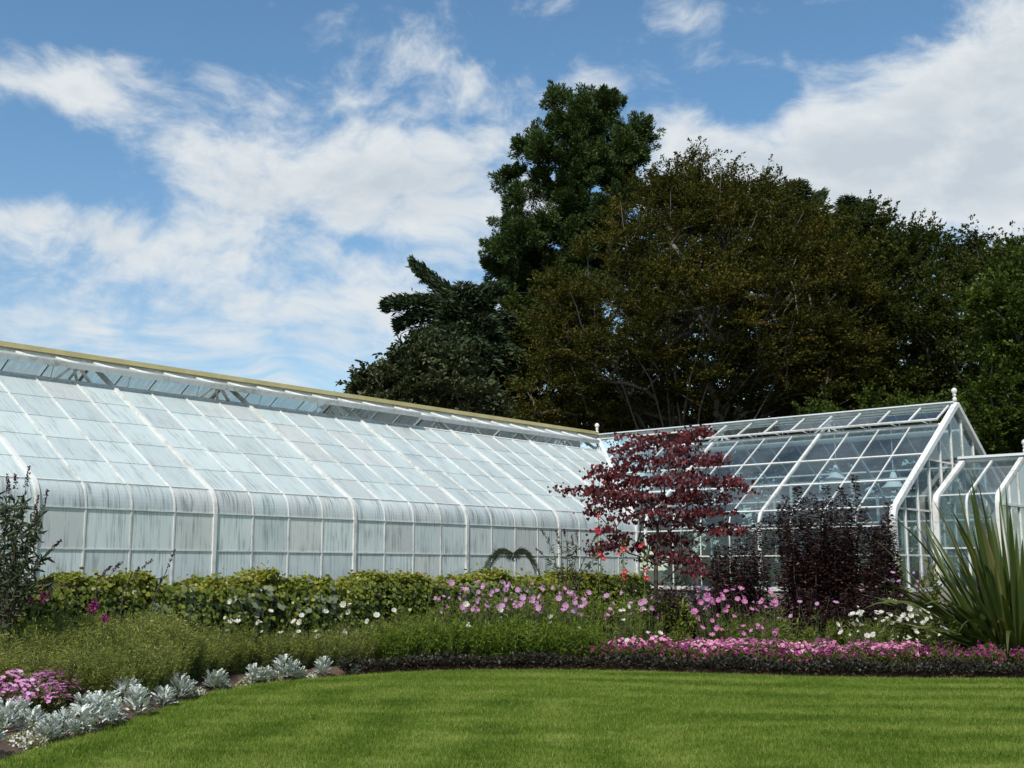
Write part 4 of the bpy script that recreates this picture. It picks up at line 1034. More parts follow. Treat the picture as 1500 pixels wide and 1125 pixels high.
def add_flowers(root, me, P, tilt=.6, smin=.6, smax=1.05, stem=None):
    for p_ in P:
        o = link('flower', me, root, p_); o.rotation_euler = (rng.uniform(.1,1.35), rng.normal(0,.5), rng.normal(0,.9)); s = rng.uniform(smin,smax)*(.55 if rng.random() < .2 else 1); o.scale = (s,s,s*rng.uniform(.8,1.9))
def place(proto, used, x, y, z=None, s=1.0, rz=None, label=None, cat=None, group=None):
    o = proto if not used[0] else copy_tree(proto); used[0] = True
    o.location = (x, y, soil_z(x,y) if z is None else z); o.rotation_euler = (0,0,rng.uniform(0,6.28) if rz is None else rz); o.scale = (s,s,s)
    tag(o, label, cat, group); return o

# --- feathery olive plants filling the bed behind the silver edging
def feathery():
    kinds = [bush_proto('feathery_plant', 1.0, .40, 3000, .055, .16, T_BLADE, M_FEATHER, up=.25, top_bias=.6) for _ in range(4)]
    used = [[False] for _ in kinds]
    for px in np.arange(-75, 650, 19):
        for gy in np.arange(0, 5.0, .34):
            ppx = px + rng.uniform(-9,9); near = np.interp(ppx, [-160,60,150,210,500], [3.3,2.9,1.7,1.0,.85])
            P = edge_px(ppx, near + gy + rng.uniform(-.12,.12))
            if (P - P0).dot(-NV) > -1.2: continue
            if ppx > 540 and gy < .3: continue
            i = int(rng.integers(0,4)); hf = np.interp(gy, [0,.8,2.5], [.62,.84,1.0])*rng.uniform(.86,1.12)
            zone = next(z for l,z in ((60,'below the dark butterfly bush'),(130,'near the pink petunias'),(190,'by the first wall panes'),(255,'by the second and third wall panes'),(312,'just left of the second white rafter'),(370,'just right of the second white rafter'),(425,'midway between second and third rafters'),(520,'just left of the third white rafter'),(9999,'next to the fresh green plants')) if ppx < l)
            row = 'front row feathery plant behind the silver edging ' if gy < .9 else ('middle row feathery olive plant ' if gy < 1.9 else 'tall feathery plant against the hedge ')
            lab = row + zone
            place(kinds[i][0], used[i], P.x, P.y, None, min(1.05,hf), None, lab, 'plant', 'feathery plants in the flower bed')
feathery()

# --- fresh green plants in the middle of the bed
def fresh():
    kinds = [bush_proto('leafy_plant', .62, .36, 1300, .075, .22, T_BLADE, M_FRESH) for _ in range(3)]; used=[[False] for _ in kinds]
    for px in np.arange(545, 880, 24):
        for j in range(4):
            Y = 19.45 + .42*j + rng.uniform(-.12,.12); x = gx(px+rng.uniform(-9,9), Y).x
            y = max(Y, edge_at(x,Y)+.62); x *= y/Y; i = int(rng.integers(0,3))
            place(kinds[i][0], used[i], x, y+.0, None, rng.uniform(1.0,1.25)*(.86+.06*j), None, 'bright fresh green leafy plant in the middle of the flower bed', 'plant', 'fresh green plants in the flower bed')
fresh()

# --- mixed taller border behind
def mixed():
    kinds = [bush_proto('border_plant', 1.15, .45, 900, .085, .42, T_OVAL, M_MIXED) for _ in range(4)]; used=[[False] for _ in kinds]
    for px in np.arange(610, 985, 30):
        for Y in (21.3, 21.9, 22.5):
            i = int(rng.integers(0,4)); q_ = gx(px+rng.uniform(-12,12), Y+rng.uniform(-.2,.2))
            place(kinds[i][0], used[i], q_.x, q_.y, None, rng.uniform(.78,1.08)*(1 if px > 640 else .9), None, 'tall green leafy plant in the border in front of the hedge end', 'plant', 'tall green border plants')
    for px in np.arange(1000, 1330, 34):
        for Y in (20.3, 20.8):
            i = int(rng.integers(0,4)); q_ = gx(px+rng.uniform(-12,12), Y+rng.uniform(-.15,.15))
            place(kinds[i][0], used[i], q_.x, q_.y, None, rng.uniform(.42,.62), None, 'low green leafy plant in front of the purple shrubs', 'plant', 'low green plants before the purple shrubs')
mixed()

# --- cosmos in bloom (each plant: foliage, stems and its flowers)
def cosmos(pxs, Y, me, flowers_py, label, group, h=1.0, nf=(5,9), spread=.35, back=1.0):
    for px in pxs:
        q_ = gx(px, Y+rng.uniform(-.3,.3)); q_ = gx(px, max(q_.y, edge_at(q_.x,q_.y)+back)); base_z = soil_z(q_.x,q_.y)
        root, tips = bush_proto('cosmos_plant', h*rng.uniform(.85,1.05), spread, 420, .09, .12, T_BLADE, M_MIXED)
        root.location = (q_.x,q_.y,base_z); tag(root, label, 'flowering plant', group)
        k = int(rng.integers(*nf)); pts_=[]
        for i in range(k):
            py = rng.uniform(*flowers_py); P = atY(px+rng.normal(0,14), py, q_.y-rng.uniform(.1,.42)); pts_.append(P-root.location)
        add_flowers(root, me, pts_)
        st = [(np.array([[p.x*.3,p.y*.3,.1],[p.x*.7,p.y*.7,p.z*.6],[p.x,p.y,p.z-.004]]), np.array([.005,.004,.003])) for p in pts_]
        v,f = tubes(st,3); link('flower_stems', mesh_np('flower_stems', v, f, STEM), root)
cosmos([345,370,392,418,440,470,505,545,580], 16.6, FL_WHITE, (880,935), 'white cosmos blooming in front of the clipped hedge', 'white cosmos by the hedge', 1.0, (4,8), .35, 1.5)
cosmos([655,690,715,735,755,770,790,812,835], 20.6, FL_LILAC, (852,900), 'lilac pink cosmos blooming at the end of the clipped hedge', 'lilac cosmos by the hedge end', 1.2, (9,15))
cosmos([680,740,800,850,905,925,945], 20.4, FL_WHITE, (880,940), 'white cosmos among green border plants near the red leaved tree', 'white cosmos in the middle border', .9, (3,6))
cosmos([858,885,915,950], 21.2, FL_LILAC, (865,905), 'scattered lilac flowers on a border plant under the hollyhocks', 'lilac flowers below the hollyhocks', 1.15, (5,9))
cosmos([1035,1060,1085,1110,1135,1120,1050], 20.2, FL_PINK, (862,932), 'pink cosmos blooming in front of the purple shrubs', 'pink cosmos before the purple shrubs', .95, (8,14))
cosmos([1190,1235,1150], 20.3, FL_LILAC, (875,925), 'few lilac cosmos flowers on tall stems before the dark shrub', 'lilac cosmos before the dark shrub', .9, (2,4))
cosmos([1255,1275,1295,1315,1335,1350,1365], 20.0, FL_WHITE, (888,938), 'white cosmos blooming next to the spiky flax clump', 'white cosmos next to the flax', .9, (7,12))
cosmos([1305,1330,1345], 21.6, FL_LILAC, (835,880), 'lilac flowers at the corner post of the clear greenhouse', 'lilac flowers at the greenhouse corner', 1.0, (5,8))

# --- dark red dahlias at the left end of the hedge
def dahlia(px, pys, Y):
    q_ = gx(px, Y); root, tips = bush_proto('dahlia_plant', 1.0, .22, 170, .09, .45, T_OVAL, M_MIXED)
    root.location = (q_.x,q_.y,soil_z(q_.x,q_.y)); tag(root, 'deep magenta dahlia in bloom below the dark butterfly bush', 'flowering plant', 'magenta dahlias by the hedge')
    for py in pys:
        P = atY(px+rng.normal(0,6), py, q_.y-.25)-root.location
        n = 46; u = unit(rng.normal(size=(n,3))); v,f,r_ = leaves(np.array(P)+u*.015*np.array([1,1,2.2]), u, rng.uniform(.03,.05,n), T_OVAL, .5)
        link('flower', mesh_np('flower', v, f, MAGENTA, r_), root)
for px, pys in ((20,(895,902)),(36,(878,)),(62,(862,868)),(68,(876,)),(140,(886,892)),(152,(905,))): dahlia(px, pys, 14.4)

# --- petunias: band along the front of the bed, and the clump at the near end
def petunia_proto(mat, h=.30, rw_=.24, nb=26, br=.03):
    root, tips = bush_proto('petunia_plant', h, rw_, 420, .055, .45, T_OVAL, M_PETUNIA)
    a = rng.uniform(0,6.28,nb); rr = rw_*np.sqrt(rng.random(nb))*1.05; z = h*(1-.45*(rr/rw_)**2)+rng.uniform(-.03,.04,nb)
    P = np.stack([rr*np.cos(a), rr*np.sin(a), z],1); Nn = np.stack([np.cos(a)*.7*rr/rw_, np.sin(a)*.7*rr/rw_, np.full(nb,.7)],1)+rng.normal(0,.22,(nb,3))+np.array([-.15,-.45,.35])
    v,f,r_ = blossoms(P, Nn, br*rng.uniform(.75,1.2,nb)); o = link('blossoms', mesh_np('blossoms', v, f, mat, r_), root); o['kind'] = 'stuff'
    return root
def petunias():
    mag = [petunia_proto(MAGENTA, .30, .24, 20) for _ in range(2)]; pk = [petunia_proto(SALMON, .34, .26, 52) for _ in range(3)]; um=[[False] for _ in mag]; up_=[[False] for _ in pk]
    for px in np.arange(855, 1545, 17):
        for j in range(3):
            P = edge_px(px+rng.uniform(-7,7), .62 + .33*j + rng.uniform(-.08,.08)); x, y = P.x, P.y; ppx = px
            pink = (j >= 1 and (1010 < ppx < 1340) and rng.random() < .93) or (j == 2 and 900 < ppx <= 1010 and rng.random() < .6)
            if pink:
                i = int(rng.integers(0,3)); place(pk[i], up_[i], x, y, None, rng.uniform(.85,1.15), None, 'light pink petunia clump in the front flower band', 'flowering plant', 'pink petunias in the front band')
            else:
                i = int(rng.integers(0,2)); place(mag[i], um[i], x, y, None, rng.uniform(.75,1.1), None, 'magenta petunia clump in the front flower band', 'flowering plant', 'magenta petunias in the front band')
    near = [petunia_proto(PALEPINK, .38, .24, 80, .026) for _ in range(2)]; un=[[False],[False]]
    for px, py in ((-25,1012),(0,1008),(22,1012),(10,1026),(40,1022),(55,1012),(70,1006),(88,1004),(25,994),(-10,996),(100,1000),(52,996),(-30,1028),(75,1020)):
        P = atZ(px, py, .30); i = int(rng.integers(0,2))
        place(near[i], un[i], P.x, P.y, None, rng.uniform(.85,1.1), None, 'pink petunia clump behind the nearest silver leaved plants', 'flowering plant', 'pink petunias at the near end of the bed')
petunias()

# --- dark edging band
def edging():
    n = 26000; u = rng.uniform(-.145, .56, n); y = edgeU(u) + .05 + .46*rng.random(n); x = u*y
    d_ = (y-edgeU(u))/.5; z = .08 + .13*rng.random(n)*np.sin(np.clip(d_,0,1)*math.pi)**.5*(1+.3*np.sin(x*4)) 
    P = np.stack([x,y,z],1); D = rng.normal(size=(n,3))*[1,1,.4]+[0,-.2,.6]
    v,f,r_ = leaves(P, D, rng.uniform(.035,.075,n), T_DIAMOND, .55)
    o = link('edging_foliage', mesh_np('edging_foliage', v, f, M_DARKEDGE, r_)); tag(o, 'low blackish leaved edging band between lawn and petunias', 'ground cover', kind='stuff')
edging()

# --- silver edging plants
def silver_proto(h=.34, n=105):
    root = link('dusty_miller', None); a = rng.uniform(0,6.28,n); u = rng.random(n); r_ = .02+.13*np.sqrt(rng.random(n)); z = h*(.15+.75*u)
    r_ = r_*(1.15-.55*u)
    P = np.stack([r_*np.cos(a), r_*np.sin(a), z],1); D = np.stack([np.cos(a)*.8, np.sin(a)*.8, .35+.7*u],1)+rng.normal(0,.25,(n,3))
    nr = np.stack([-np.cos(a)*.3, -np.sin(a)*.3, np.ones(n)],1)+rng.normal(0,.25,(n,3))
    v,f,q_ = leaves(P, D, rng.uniform(.085,.145,n), T_LOBE, .62, nr); link('foliage', mesh_np('foliage', v, f, M_SILVER, q_), root)
    v,f = tubes([(np.array([[0,0,0],[0,0,h*.7]]), np.array([.02,.008]))],5); link('stem', mesh_np('stem', v, f, STEM), root); return root
def cushion_proto():
    root = link('edging_plant', None); n = 420; u = unit(rng.normal(size=(n,3))*[1,1,.9]); u[:,2] = np.abs(u[:,2]); P = u*np.array([.15,.15,.12])*rng.uniform(.7,1,n)[:,None]
    v,f,r_ = leaves(P, u+rng.normal(0,.4,(n,3)), rng.uniform(.03,.055,n), T_OVAL, .4); link('foliage', mesh_np('foliage', v, f, leaf_mat('cream_green_cushion', [(0,G(.12,.13,.05)),(.5,G(.28,.27,.13)),(1,G(.50,.48,.32))], .6, .2), r_), root)
    nb = 90; u = unit(rng.normal(size=(nb,3))*[1,1,.7]); u[:,2]=np.abs(u[:,2]); v,f,r_ = blossoms(u*np.array([.16,.16,.13]), u, .014); o = link('blossoms', mesh_np('blossoms', v, f, WHITE, r_), root); o['kind']='stuff'; return root
def silver_edge():
    ks_ = [silver_proto(.34), silver_proto(.30), silver_proto(.38)]; us=[[False] for _ in ks_]
    for i,(px,py,s) in enumerate([(25,1054,.9),(-12,1060,1.0),(48,1062,.85),(72,1062,.9),(155,1036,1.0),(3,1066,1.0),(92,1066,.95),(118,1058,1.1),(140,1052,1.15),(165,1042,.9),(185,1022,1.15),(200,1036,1.05),(120,1036,.75),(240,1024,.95),(262,1010,1.05),(275,1020,.8),(315,1000,1.1),(322,994,.8),(372,997,.95),(388,1000,.9),(415,988,1.15),(428,994,1.0),(440,997,.7),(473,990,.95),(520,992,.6),(255,1002,.9),(65,1078,.7),(-25,1085,1.0)]):
        P = atZ(px,py,.15); s *= .74; k = i%3; f_ = max(1, (edge_at(P.x,P.y)+.16)/P.y); P.x *= f_; P.y *= f_
        place(ks_[k], us[k], P.x, P.y, None, s, None, 'silver leaved dusty miller along the curved edge of the lawn', 'plant', 'dusty millers edging the lawn')
    c_ = cushion_proto(); uc=[False]
    for px,py,s in [(55,1070,1.0),(78,1045,1.0),(40,1052,.8),(170,1018,1.0),(155,1025,.9),(50,1085,.8),(205,1012,.9),(225,1008,.8),(290,1006,.8),(325,1002,.9),(358,1003,.7),(390,985,.9),(402,1000,.8),(455,995,.7),(28,1078,.8),(130,1068,.6)]:
        P = atZ(px,py,.10); f_ = max(1, (edge_at(P.x,P.y)+.12)/P.y); P.x *= f_; P.y *= f_
        place(c_, uc, P.x, P.y, None, s, None, 'small cream cushion plant tucked among the silver dusty millers', 'plant', 'cream cushion plants among the dusty millers')
silver_edge()

# --- hollyhocks
def hollyhock(px, Y, top_py, fl, label, me):
    q_ = gx(px, Y); root = thing('hollyhock', label, 'flowering plant', (q_.x,q_.y,soil_z(q_.x,q_.y)), 0, 'hollyhocks by the red leaved tree')
    h = atY(px, top_py, Y).z - root.location.z
    st = np.array([[0,0,0],[.02,.01,h*.35],[-.02,0,h*.7],[.01,0,h]]); v,f = tubes([(st, np.array([.014,.012,.009,.004]))],5); link('stem', mesh_np('stem', v, f, STEM), root)
    n = 150; u = rng.random(n); a = rng.uniform(0,6.28,n); P = np.stack([.03*np.cos(a), .03*np.sin(a), h*u],1)
    v,f,r_ = leaves(P, np.stack([np.cos(a),np.sin(a),rng.normal(.1,.5,n)],1), .05+.10*(1-u)*rng.random(n), T_OVAL, .7); link('foliage', mesh_np('foliage', v, f, M_MIXED, r_), root)
    pts_ = [atY(px+dx, py, Y-.07)-root.location for dx,py in fl]; 
    for p_ in pts_:
        o = link('flower', me, root, p_); o.rotation_euler = (rng.uniform(.9,1.4), 0, rng.normal(0,.5)); s = rng.uniform(.7,1.1); o.scale=(s,s,s)
hollyhock(876, 22.0, 745, [(2,756),(0,779),(3,812),(7,818),(-2,776)], 'tallest crimson hollyhock spike against the whitewashed glass', FL_RED)
hollyhock(912, 22.0, 790, [(2,806),(3,842),(2,847),(-6,812),(4,838)], 'crimson hollyhock spike between the tall spike and the tree trunk', FL_RED)
hollyhock(942, 22.4, 790, [(0,797),(-3,801),(4,836),(2,847),(6,848)], 'crimson hollyhock spike nearest the trunk of the red leaved tree', FL_RED)
hollyhock(835, 20.7, 850, [(-8,862),(5,873),(22,872)], 'short pink hollyhock at the end of the clipped hedge', FL_SALMON)

# --- butterfly bushes with brown seed spikes
M_BUDD = leaf_mat('grey_green_willow_leaves', [(0,G(.028,.038,.020)),(.6,G(.060,.078,.036)),(1,G(.11,.13,.075))], .55, .2, .3)
SPIKE = leaf_mat('brown_seed_spikes', [(0,G(.035,.018,.022)),(1,G(.10,.055,.06))], .8, .1, .2)
def buddleia(label, Y, stems, dens=26, lsize=.12, px0=None):
    q_ = gx(px0, Y); root = thing('butterfly_bush', label, 'shrub', (q_.x,q_.y,soil_z(q_.x,q_.y)), 0, 'butterfly bushes'); o0 = np.array(root.location)
    polys=[]; Ls=[]
    for pts_ in stems:
        dy = rng.uniform(-.3,.3); C0 = np.array([tuple(atY(a,b,Y+dy)) for a,b in pts_])-o0
        C0 = np.concatenate([[[C0[0,0]*.3,C0[0,1]*.3,.0]], C0]); polys.append((C0, np.linspace(.012,.003,len(C0))))
        L = np.linalg.norm(np.diff(C0,axis=0),axis=1).sum(); n = int(.42*dens*L/.5); u = rng.random(n)*.93; s = np.linspace(0,1,len(C0)); P = np.stack([np.interp(u,s,C0[:,k]) for k in range(3)],1)
        D = rng.normal(0,.6,(n,3)) + (C0[-1]-C0[-2])/np.linalg.norm(C0[-1]-C0[-2])*.5 + np.array([0,0,-.25]); Ls.append(leaves(P, D, lsize*rng.uniform(.6,1.2,n), T_OVAL, .26))
        d_ = unit(C0[-1]-C0[-2]); L_s = rng.uniform(.14,.26); m_ = 60; w_ = rng.random(m_); P = C0[-1]+d_*(w_*L_s)[:,None]+rng.normal(0,.012,(m_,3))*(1-w_*.7)[:,None]
        v,f,r_ = leaves(P, d_*.6+rng.normal(0,.6,(m_,3)), .03, T_DIAMOND, .7); link('seed_spike', mesh_np('seed_spike', v, f, SPIKE, r_), root)
    v,f = tubes(polys,4); link('stems', mesh_np('stems', v, f, TWIG), root); v,f,r_ = join(Ls); link('foliage', mesh_np('foliage', v, f, M_BUDD, r_), root)
buddleia('dark butterfly bush with brown spikes in front of the first white rafter', 14.2,
         [[(5,860),(8,780),(10,720)],[(10,860),(20,790),(22,718)],[(15,850),(28,770),(38,712)],[(20,870),(45,800),(62,745)],[(20,880),(50,830),(72,808)],[(0,850),(-10,780),(-4,710)],[(10,870),(40,790),(50,752)],[(-5,860),(-20,800),(-25,730)],[(25,880),(60,850),(85,855)],[(0,880),(18,820),(14,735)],[(12,880),(36,830),(48,780)],
          [(-10,890),(-2,840),(4,790)],[(5,890),(22,850),(30,815)],[(-20,890),(-8,830),(-12,770)],[(8,900),(16,860),(20,830)],[(-5,900),(5,870),(2,840)],[(12,900),(32,870),(44,850)]], 64, .14, px0=8)
buddleia('thin butterfly bush with brown spikes at the end of the hedge', 21.8,
         [[(818,850),(812,810),(800,788)],[(824,850),(822,805),(818,790)],[(830,850),(832,810),(828,786)],[(836,850),(845,812),(845,795)],[(842,850),(858,815),(866,798)],[(828,850),(815,830),(795,812)],[(848,850),(858,830),(872,820)],[(838,850),(838,820),(838,800)]], 22, .12, px0=832)
buddleia('low butterfly bush stems poking above the hedge by the second rafter', 15.9,
         [[(140,870),(142,850),(150,842)],[(150,870),(155,850),(165,838)],[(180,870),(190,848),(205,835)],[(230,865),(240,845),(246,830)]], 12, .10, px0=180)

# palm fronds pressed up against the whitewashed glass
def lw_world(t,p,z): return P0 + DL*t - NV*p + Vector((0,0,z))
def palm():
    root = thing('palm', 'arching dark palm fronds against the whitewashed greenhouse wall', 'palm', lw_world(13.9*W, .6, 0), LROT)
    v,f = tubes([(np.array([[0,0,0],[0,-.1,.8],[0,-.45,1.45],[0,-.62,1.85]]), np.array([.05,.045,.03,.02]))],7); link('stem', mesh_np('stem', v, f, TWIG), root)
    for dt, dz, L in ((-1.05,-.50,1), (.95,-.52,1), (-.95,-.62,1), (.75,-.40,1)):
        u = np.linspace(0,1,14); C0 = np.stack([dt*u, np.full(14,-.618), 1.93 + .16*np.sin(u*math.pi*.9) + dz*u**2*1.2],1)
        n = 260; w_ = rng.random(n); P = np.stack([np.interp(w_,u,C0[:,k]) for k in range(3)],1); s = rng.choice([-1,1],n)
        D = np.stack([np.full(n, math.copysign(.7,dt)), np.full(n,0.0), s*.5-.45],1)+rng.normal(0,.12,(n,3))*[1,.15,1]
        v,f,r_ = leaves(P, D, .20*rng.uniform(.6,1.1,n)*(1-.5*w_), T_BLADE, .10, np.array([[0,-1,0]])+rng.normal(0,.2,(n,3))); link('frond', mesh_np('frond', v, f, M_BUDD, r_), root)
palm()

# --- red leaved tree
def redbud():
    Y0 = 23.6; base = gx(961, Y0); base.z = .05
    layers = [(1000,636,26,10),(1016,632,18,8),(935,645,32,9),(965,655,42,10),(905,660,16,7),(1010,668,48,9),(950,680,60,10),(1040,672,22,7),(895,690,30,8),(925,700,50,9),(990,700,60,10),(1045,705,42,8),(1085,712,26,7),(850,715,24,7),(880,712,28,8),(905,722,42,9),(960,725,60,10),(1020,728,48,8),(930,742,42,8),(885,738,22,7),(1000,748,44,9),(1050,748,26,7),(915,758,20,6),(865,748,14,5),(975,762,34,8),(1035,770,30,7),(1075,772,20,6),(880,775,14,6),(890,795,18,7),(915,790,14,8),(940,800,14,7),(968,790,24,9),(1000,790,26,8),(900,800,14,5),(985,812,24,8),(1010,820,20,7),(1025,835,22,7),(880,808,10,5),(1060,780,16,5),(960,815,12,8)]
    attr=[]; Ls=[]
    for px,py,rx,ry in layers:
        k = max(3, rx*ry//34); dy = rng.uniform(-1.3,1.0)
        for _ in range(k):
            a = rng.uniform(-1,1); b = rng.uniform(-1,1)*math.sqrt(1-a*a); attr.append(tuple(atY(px+a*rx, py+b*ry, Y0+dy+rng.normal(0,.3))))
    attr=np.array(attr); n=len(attr); per=19; idx=np.repeat(np.arange(n),per); m_=len(idx)
    P = attr[idx]+rng.normal(size=(m_,3))*np.array([.14,.16,.045]); D = np.stack([rng.normal(0,.45,m_),rng.normal(-.1,.45,m_),np.full(m_,-1.0)],1)
    nr = np.stack([rng.normal(0,.6,m_),np.full(m_,-.7),np.full(m_,.9)+rng.normal(0,.3,m_)],1)
    tone = np.clip(rng.normal(.45,.22,m_),0,1)
    L = leaves(P, D, rng.uniform(.05,.092,m_), T_HEART, .95, nr, tone)
    top = np.array(atY(965, 770, Y0)); nodes,par,rad = skeleton(base, top, attr[::2], .35, .006, .075, .42, .06)
    put_tree('red_leaved_tree', 'small maroon leaved tree with layered branches in front of the greenhouse corner', 'tree', base, *L, M_REDLEAF, nodes, par, rad, TWIG, None)
redbud()

# --- purple smoke bushes: upright shoots clothed in dark leaves
def smoke(label, px_c, Y, shoots, per=190, lsize=.075, group='purple leaved shrubs', spread=.35):
    q_ = gx(px_c, Y); root = thing('purple_shrub', label, 'shrub', (q_.x,q_.y,soil_z(q_.x,q_.y)), 0, group); o0 = np.array(root.location); Ls=[]; polys=[]
    for px,py in shoots:
        dy = rng.uniform(-.55,.55); T_ = np.array(atY(px,py,Y+dy))-o0; B_ = np.array([T_[0]*spread+rng.normal(0,.08), T_[1]*.4, 0.]); mid = (B_+T_)/2+np.array([T_[0]*.18,0,0])
        C0 = np.array([B_,mid,T_]); polys.append((C0,np.array([.016,.010,.003]))); L = T_[2]; n=int(1.8*per*L/1.8); u=rng.random(n)**.8; s=np.array([0,.5,1]); P=np.stack([np.interp(u,s,C0[:,k]) for k in range(3)],1)
        a=rng.uniform(0,6.28,n); out_=np.stack([np.cos(a),np.sin(a),np.full(n,.12)],1); rad_=(.02+.17*(1-u)**.6)*rng.random(n); P=P+out_*rad_[:,None]
        D=out_+rng.normal(0,.22,(n,3)); Ls.append(leaves(P, D, 1.25*lsize*rng.uniform(.7,1.35,n)*(1.15-.45*u), T_OVAL, .58, np.array([[0,0,1.]])+rng.normal(0,.3,(n,3))))
    v,f=tubes(polys,4); link('stems', mesh_np('stems', v, f, TWIG), root); v,f,r_=join(Ls); link('foliage', mesh_np('foliage', v, f, M_PURPLE, r_), root)
sh=[(1142,738),(1150,725),(1168,712),(1180,728),(1190,722),(1210,712),(1222,730),(1231,715),(1252,698),(1160,740),(1200,735),(1240,725),(1265,745),(1130,755),(1175,755),(1215,750),(1248,745)]
sh += [(float(rng.uniform(1118,1290)), float(rng.uniform(760,880))) for _ in range(52)]
smoke('large dark purple shrub with tall pointed shoots before the clear greenhouse', 1200, 21.6, sh, 230)
sh=[(1302,735),(1296,752),(1288,765),(1306,760)]+[(float(rng.uniform(1270,1308)),float(rng.uniform(770,880))) for _ in range(14)]
smoke('narrow dark purple shrub next to the white gable corner post', 1290, 22.0, sh, 200)
sh=[(1098,772),(1080,790),(1065,800),(1108,765),(1118,760),(1090,800)]+[(float(rng.uniform(1045,1125)),float(rng.uniform(795,890))) for _ in range(30)]
smoke('purple shrub between the red leaved tree and the tall purple shoots', 1085, 22.0, sh, 200)
sh=[(float(rng.uniform(955,1090)),float(rng.uniform(852,905))) for _ in range(60)]
smoke('low mounded purple shrub under the red leaved tree', 1020, 21.4, sh, 260, .06, spread=.85)
sh=[(float(rng.uniform(1090,1330)),float(rng.uniform(860,915))) for _ in range(70)]
smoke('low spreading purple shrub at the foot of the tall purple shoots', 1210, 20.9, sh, 260, .06, spread=.85)

# --- golden climber by the gable corner
def golden(px, pys, Y, label):
    q_=gx(px,Y); root,tips=bush_proto('golden_shrub', atY(px,pys,Y).z, .22, 520, .09, .55, T_OVAL, M_HEDGE); root.location=(q_.x,q_.y,.0); tag(root,label,'shrub','golden leaved shrubs')
golden(1309, 812, 22.6, 'golden leaved shrub at the foot of the gable corner post')
golden(1354, 795, 23.0, 'slender golden climber on the greenhouse gable mullions')

# --- cactus seen through the gable
CACT = plain('pale_green_cactus', (.10,.14,.07), (.17,.21,.12), 8, .7, .3, 30)
def cactus(t,p,h,lab):
    root = thing('cactus', lab, 'cactus', rw_world(t,p,0), 0, 'columnar cacti in the clear greenhouse')
    V=[];F=[];n=16;prof=[(0,.0),(1,.0),(1,h*.5),(1,h-.12),(.75,h-.04),(.2,h)]
    for r_,z in prof:
        for i in range(n):
            a=2*math.pi*i/n; rr=.085*r_*(1+.12*(i%2)); V.append((rr*math.cos(a),rr*math.sin(a),z))
    for j in range(len(prof)-1):
        for i in range(n): F.append([j*n+i,j*n+(i+1)%n,j*n+n+(i+1)%n,j*n+n+i])
    F.append([5*n+i for i in range(n)]); link('column', mesh_py('column',V,F,CACT), root)
    MB().lathe([(.14,0.0),(.17,.22),(.18,.25),(.15,.25)],n=14).obj('pot', plain('terracotta',(.25,.10,.05),(.33,.15,.08),5,.8), root)
cactus(LG-.7,1.0,2.25,'taller pale columnar cactus behind the gable glass')
cactus(LG-.4,1.5,2.05,'shorter pale columnar cactus behind the gable glass')

# --- pot plants standing on the two benches
def pots():
    L,(sv_,sf_),tips = bushy(.62, .26, 190, .17, .42, T_OVAL)
    root = link('potted_plant', None); link('foliage', mesh_np('foliage', L[0]+[0,0,.24], L[1], M_LIME, L[2]), root); link('stems', mesh_np('stems', sv_+[0,0,.2], sf_, STEM), root)
    MB().lathe([(.085,0),(.12,.20),(.135,.20),(.135,.25),(.115,.25),(.105,.22)], n=14).obj('pot', TERRA, root)
    n = 0
    for p_, side in ((1.15,'near'),(2*BB-1.15,'far')):
        for k in range(8):
            o = root if n == 0 else copy_tree(root); n += 1; o.location = rw_world(.6+.66*k+rng.uniform(-.1,.1), p_+rng.uniform(-.12,.12), .826); o.rotation_euler = (0,0,rng.uniform(0,6)); c = rng.uniform(.7,1.5); o.scale = (c,c,c)
            tag(o, ORD[k]+' potted plant on the '+side+' bench, counted from the inner corner', 'potted plant', 'potted plants in the clear greenhouse')
pots()

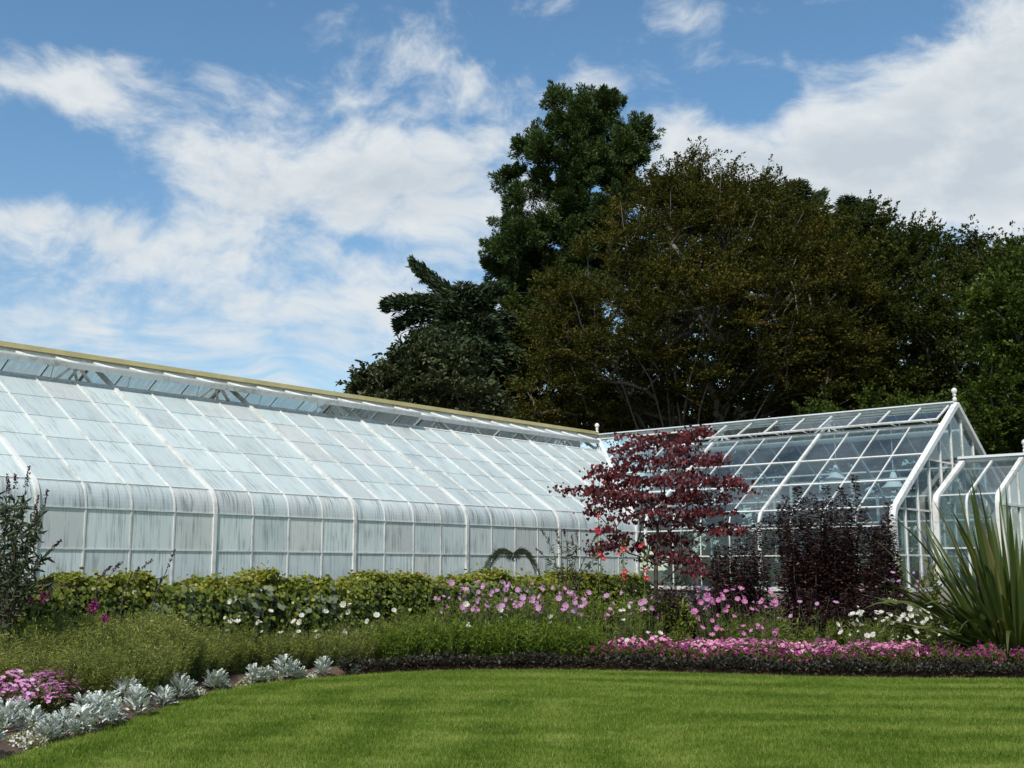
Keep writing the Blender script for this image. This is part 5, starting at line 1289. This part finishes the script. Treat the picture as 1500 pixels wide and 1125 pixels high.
# --- flax: big clump of sword leaves
def flax():
    Y0=20.3; q_=gx(1472,Y0); root=thing('flax_plant','big clump of spiky sword shaped flax leaves beside the porch','plant',(q_.x,q_.y,soil_z(q_.x,q_.y)))
    inner = []
    for i in range(520):
        a=rng.uniform(0,2*math.pi); lean=rng.uniform(.08,1.3)**1.0; L=rng.uniform(1.5,3.4)*(1-.20*lean)
        if i >= 285: L *= .72
        if rng.random() < .22: lean = rng.uniform(.9,1.35); L*=.75
        n=11; u=np.linspace(0,1,n); droop=(rng.uniform(.1,.6) if rng.random()<.75 else rng.uniform(.6,1.4))*(lean+.15)
        ang = lean + droop*u**2
        r_=np.concatenate([[0],np.cumsum(np.sin(ang[:-1]))])*L/(n-1); z=np.concatenate([[0],np.cumsum(np.cos(ang[:-1]))])*L/(n-1)
        b=rng.uniform(.05,.75); cx,cy=math.cos(a),math.sin(a); C0=np.stack([(b+r_)*cx,(b+r_)*cy,np.maximum(z,.02)],1)
        side=np.array([-cy,cx,0]); tw=rng.uniform(-.9,.9); wd=rng.uniform(.034,.060)*np.array([.5,.62,.78,.92,1,1,.95,.84,.66,.42,.03])
        nrm=np.array([-cx*math.cos(lean),-cy*math.cos(lean),math.sin(lean)])
        S=side*math.cos(tw)+nrm*math.sin(tw); k=nrm*math.cos(tw)-side*math.sin(tw)
        V=np.concatenate([C0-S*wd[:,None], C0-k*(wd*.38)[:,None], C0+S*wd[:,None]]); F=[]
        for j in range(n-1): F += [[j,n+j,n+j+1,j+1],[n+j,2*n+j,2*n+j+1,n+j+1]]
        base_t=rng.uniform(.05,.60)+(.40 if rng.random()<.10 else 0); tone=np.concatenate([np.full(n,min(1,base_t+.20)), np.full(n,base_t), np.full(n,min(1,base_t+.20))])
        if i < 285: link('leaf', mesh_np('leaf', V, np.array(F), M_FLAX, tone, smooth=True), root)
        else: inner.append((V, np.array(F), tone))
    v,f,r_ = join(inner); o = link('inner_leaves', mesh_np('inner_leaves', v, f, M_FLAX, r_, smooth=True), root); o['kind'] = 'stuff'
flax()

# ------------------------------------------------------------------ telling look-alikes apart in their labels
def members(g): return sorted([o for o in sc.objects if o.parent is None and o.get('group') == g], key=lambda o: world2px(o.location)[0])
def ordinals(g, text):
    for i, o in enumerate(members(g)):
        if i < len(ORD): o['label'] = text.format(ORD[i])
def zones(g, text, marks):
    for o in members(g):
        px = world2px(o.location)[0]
        for lim, name in marks:
            if px < lim: o['label'] = text.format(name); break
bpy.context.view_layer.update()
ordinals('magenta dahlias by the hedge', '{} deep magenta dahlia along the hedge, counted from the dark butterfly bush')
ordinals('dusty millers edging the lawn', '{} silver dusty miller along the lawn edge, counted from the near end')
ordinals('cream cushion plants among the dusty millers', '{} small cream cushion plant along the lawn edge, counted from the near end')
ordinals('white cosmos by the hedge', '{} white cosmos in front of the hedge, counted from the butterfly bush')
ordinals('lilac cosmos by the hedge end', '{} lilac cosmos at the hedge end, counted towards the red leaved tree')
ordinals('white cosmos in the middle border', '{} white cosmos among the border plants, counted towards the red leaved tree')
ordinals('lilac flowers below the hollyhocks', '{} lilac flowered plant below the hollyhocks, counted towards the tree trunk')
ordinals('pink cosmos before the purple shrubs', '{} pink cosmos before the purple shrubs, counted from the red leaved tree')
ordinals('lilac cosmos before the dark shrub', '{} tall lilac cosmos before the dark shrub, counted towards the flax')
ordinals('white cosmos next to the flax', '{} white cosmos counted from the purple shrub towards the flax')
ordinals('lilac flowers at the greenhouse corner', '{} lilac flowered plant at the greenhouse corner, counted towards the porch')
ordinals('pink petunias at the near end of the bed', '{} pink petunia clump at the near end, counted along the silver edging')
MARKS = [(900,'between the fresh green plants and the hollyhocks'),(960,'below the hollyhocks'),(1040,'below the red leaved tree'),(1110,'below the gap between tree and purple shrub'),(1200,'below the tall purple shoots'),(1290,'below the narrow purple shrub'),(1370,'between the gable corner and the flax'),(9999,'in front of the flax')]
zones('magenta petunias in the front band', 'magenta petunia clump {}', MARKS)
zones('pink petunias in the front band', 'light pink petunia clump {}', MARKS)
zones('fresh green plants in the flower bed', 'bright fresh green plant {}', [(580,'next to the feathery olive plants'),(620,'just left of the fourth white rafter stretch'),(660,'below the bars left of the fourth rafter'),(700,'below the fourth white rafter'),(740,'below the left end of the arching palm fronds'),(780,'below the right end of the arching palm fronds'),(830,'below the thin butterfly bush'),(9999,'below the hollyhocks')])
zones('tall green border plants', 'tall green leafy border plant {}', [(690,'at the clipped hedge'),(770,'below the arching palm fronds'),(850,'below the thin butterfly bush'),(9999,'around the hollyhocks')])
zones('low green plants before the purple shrubs', 'low green leafy plant {}', MARKS)
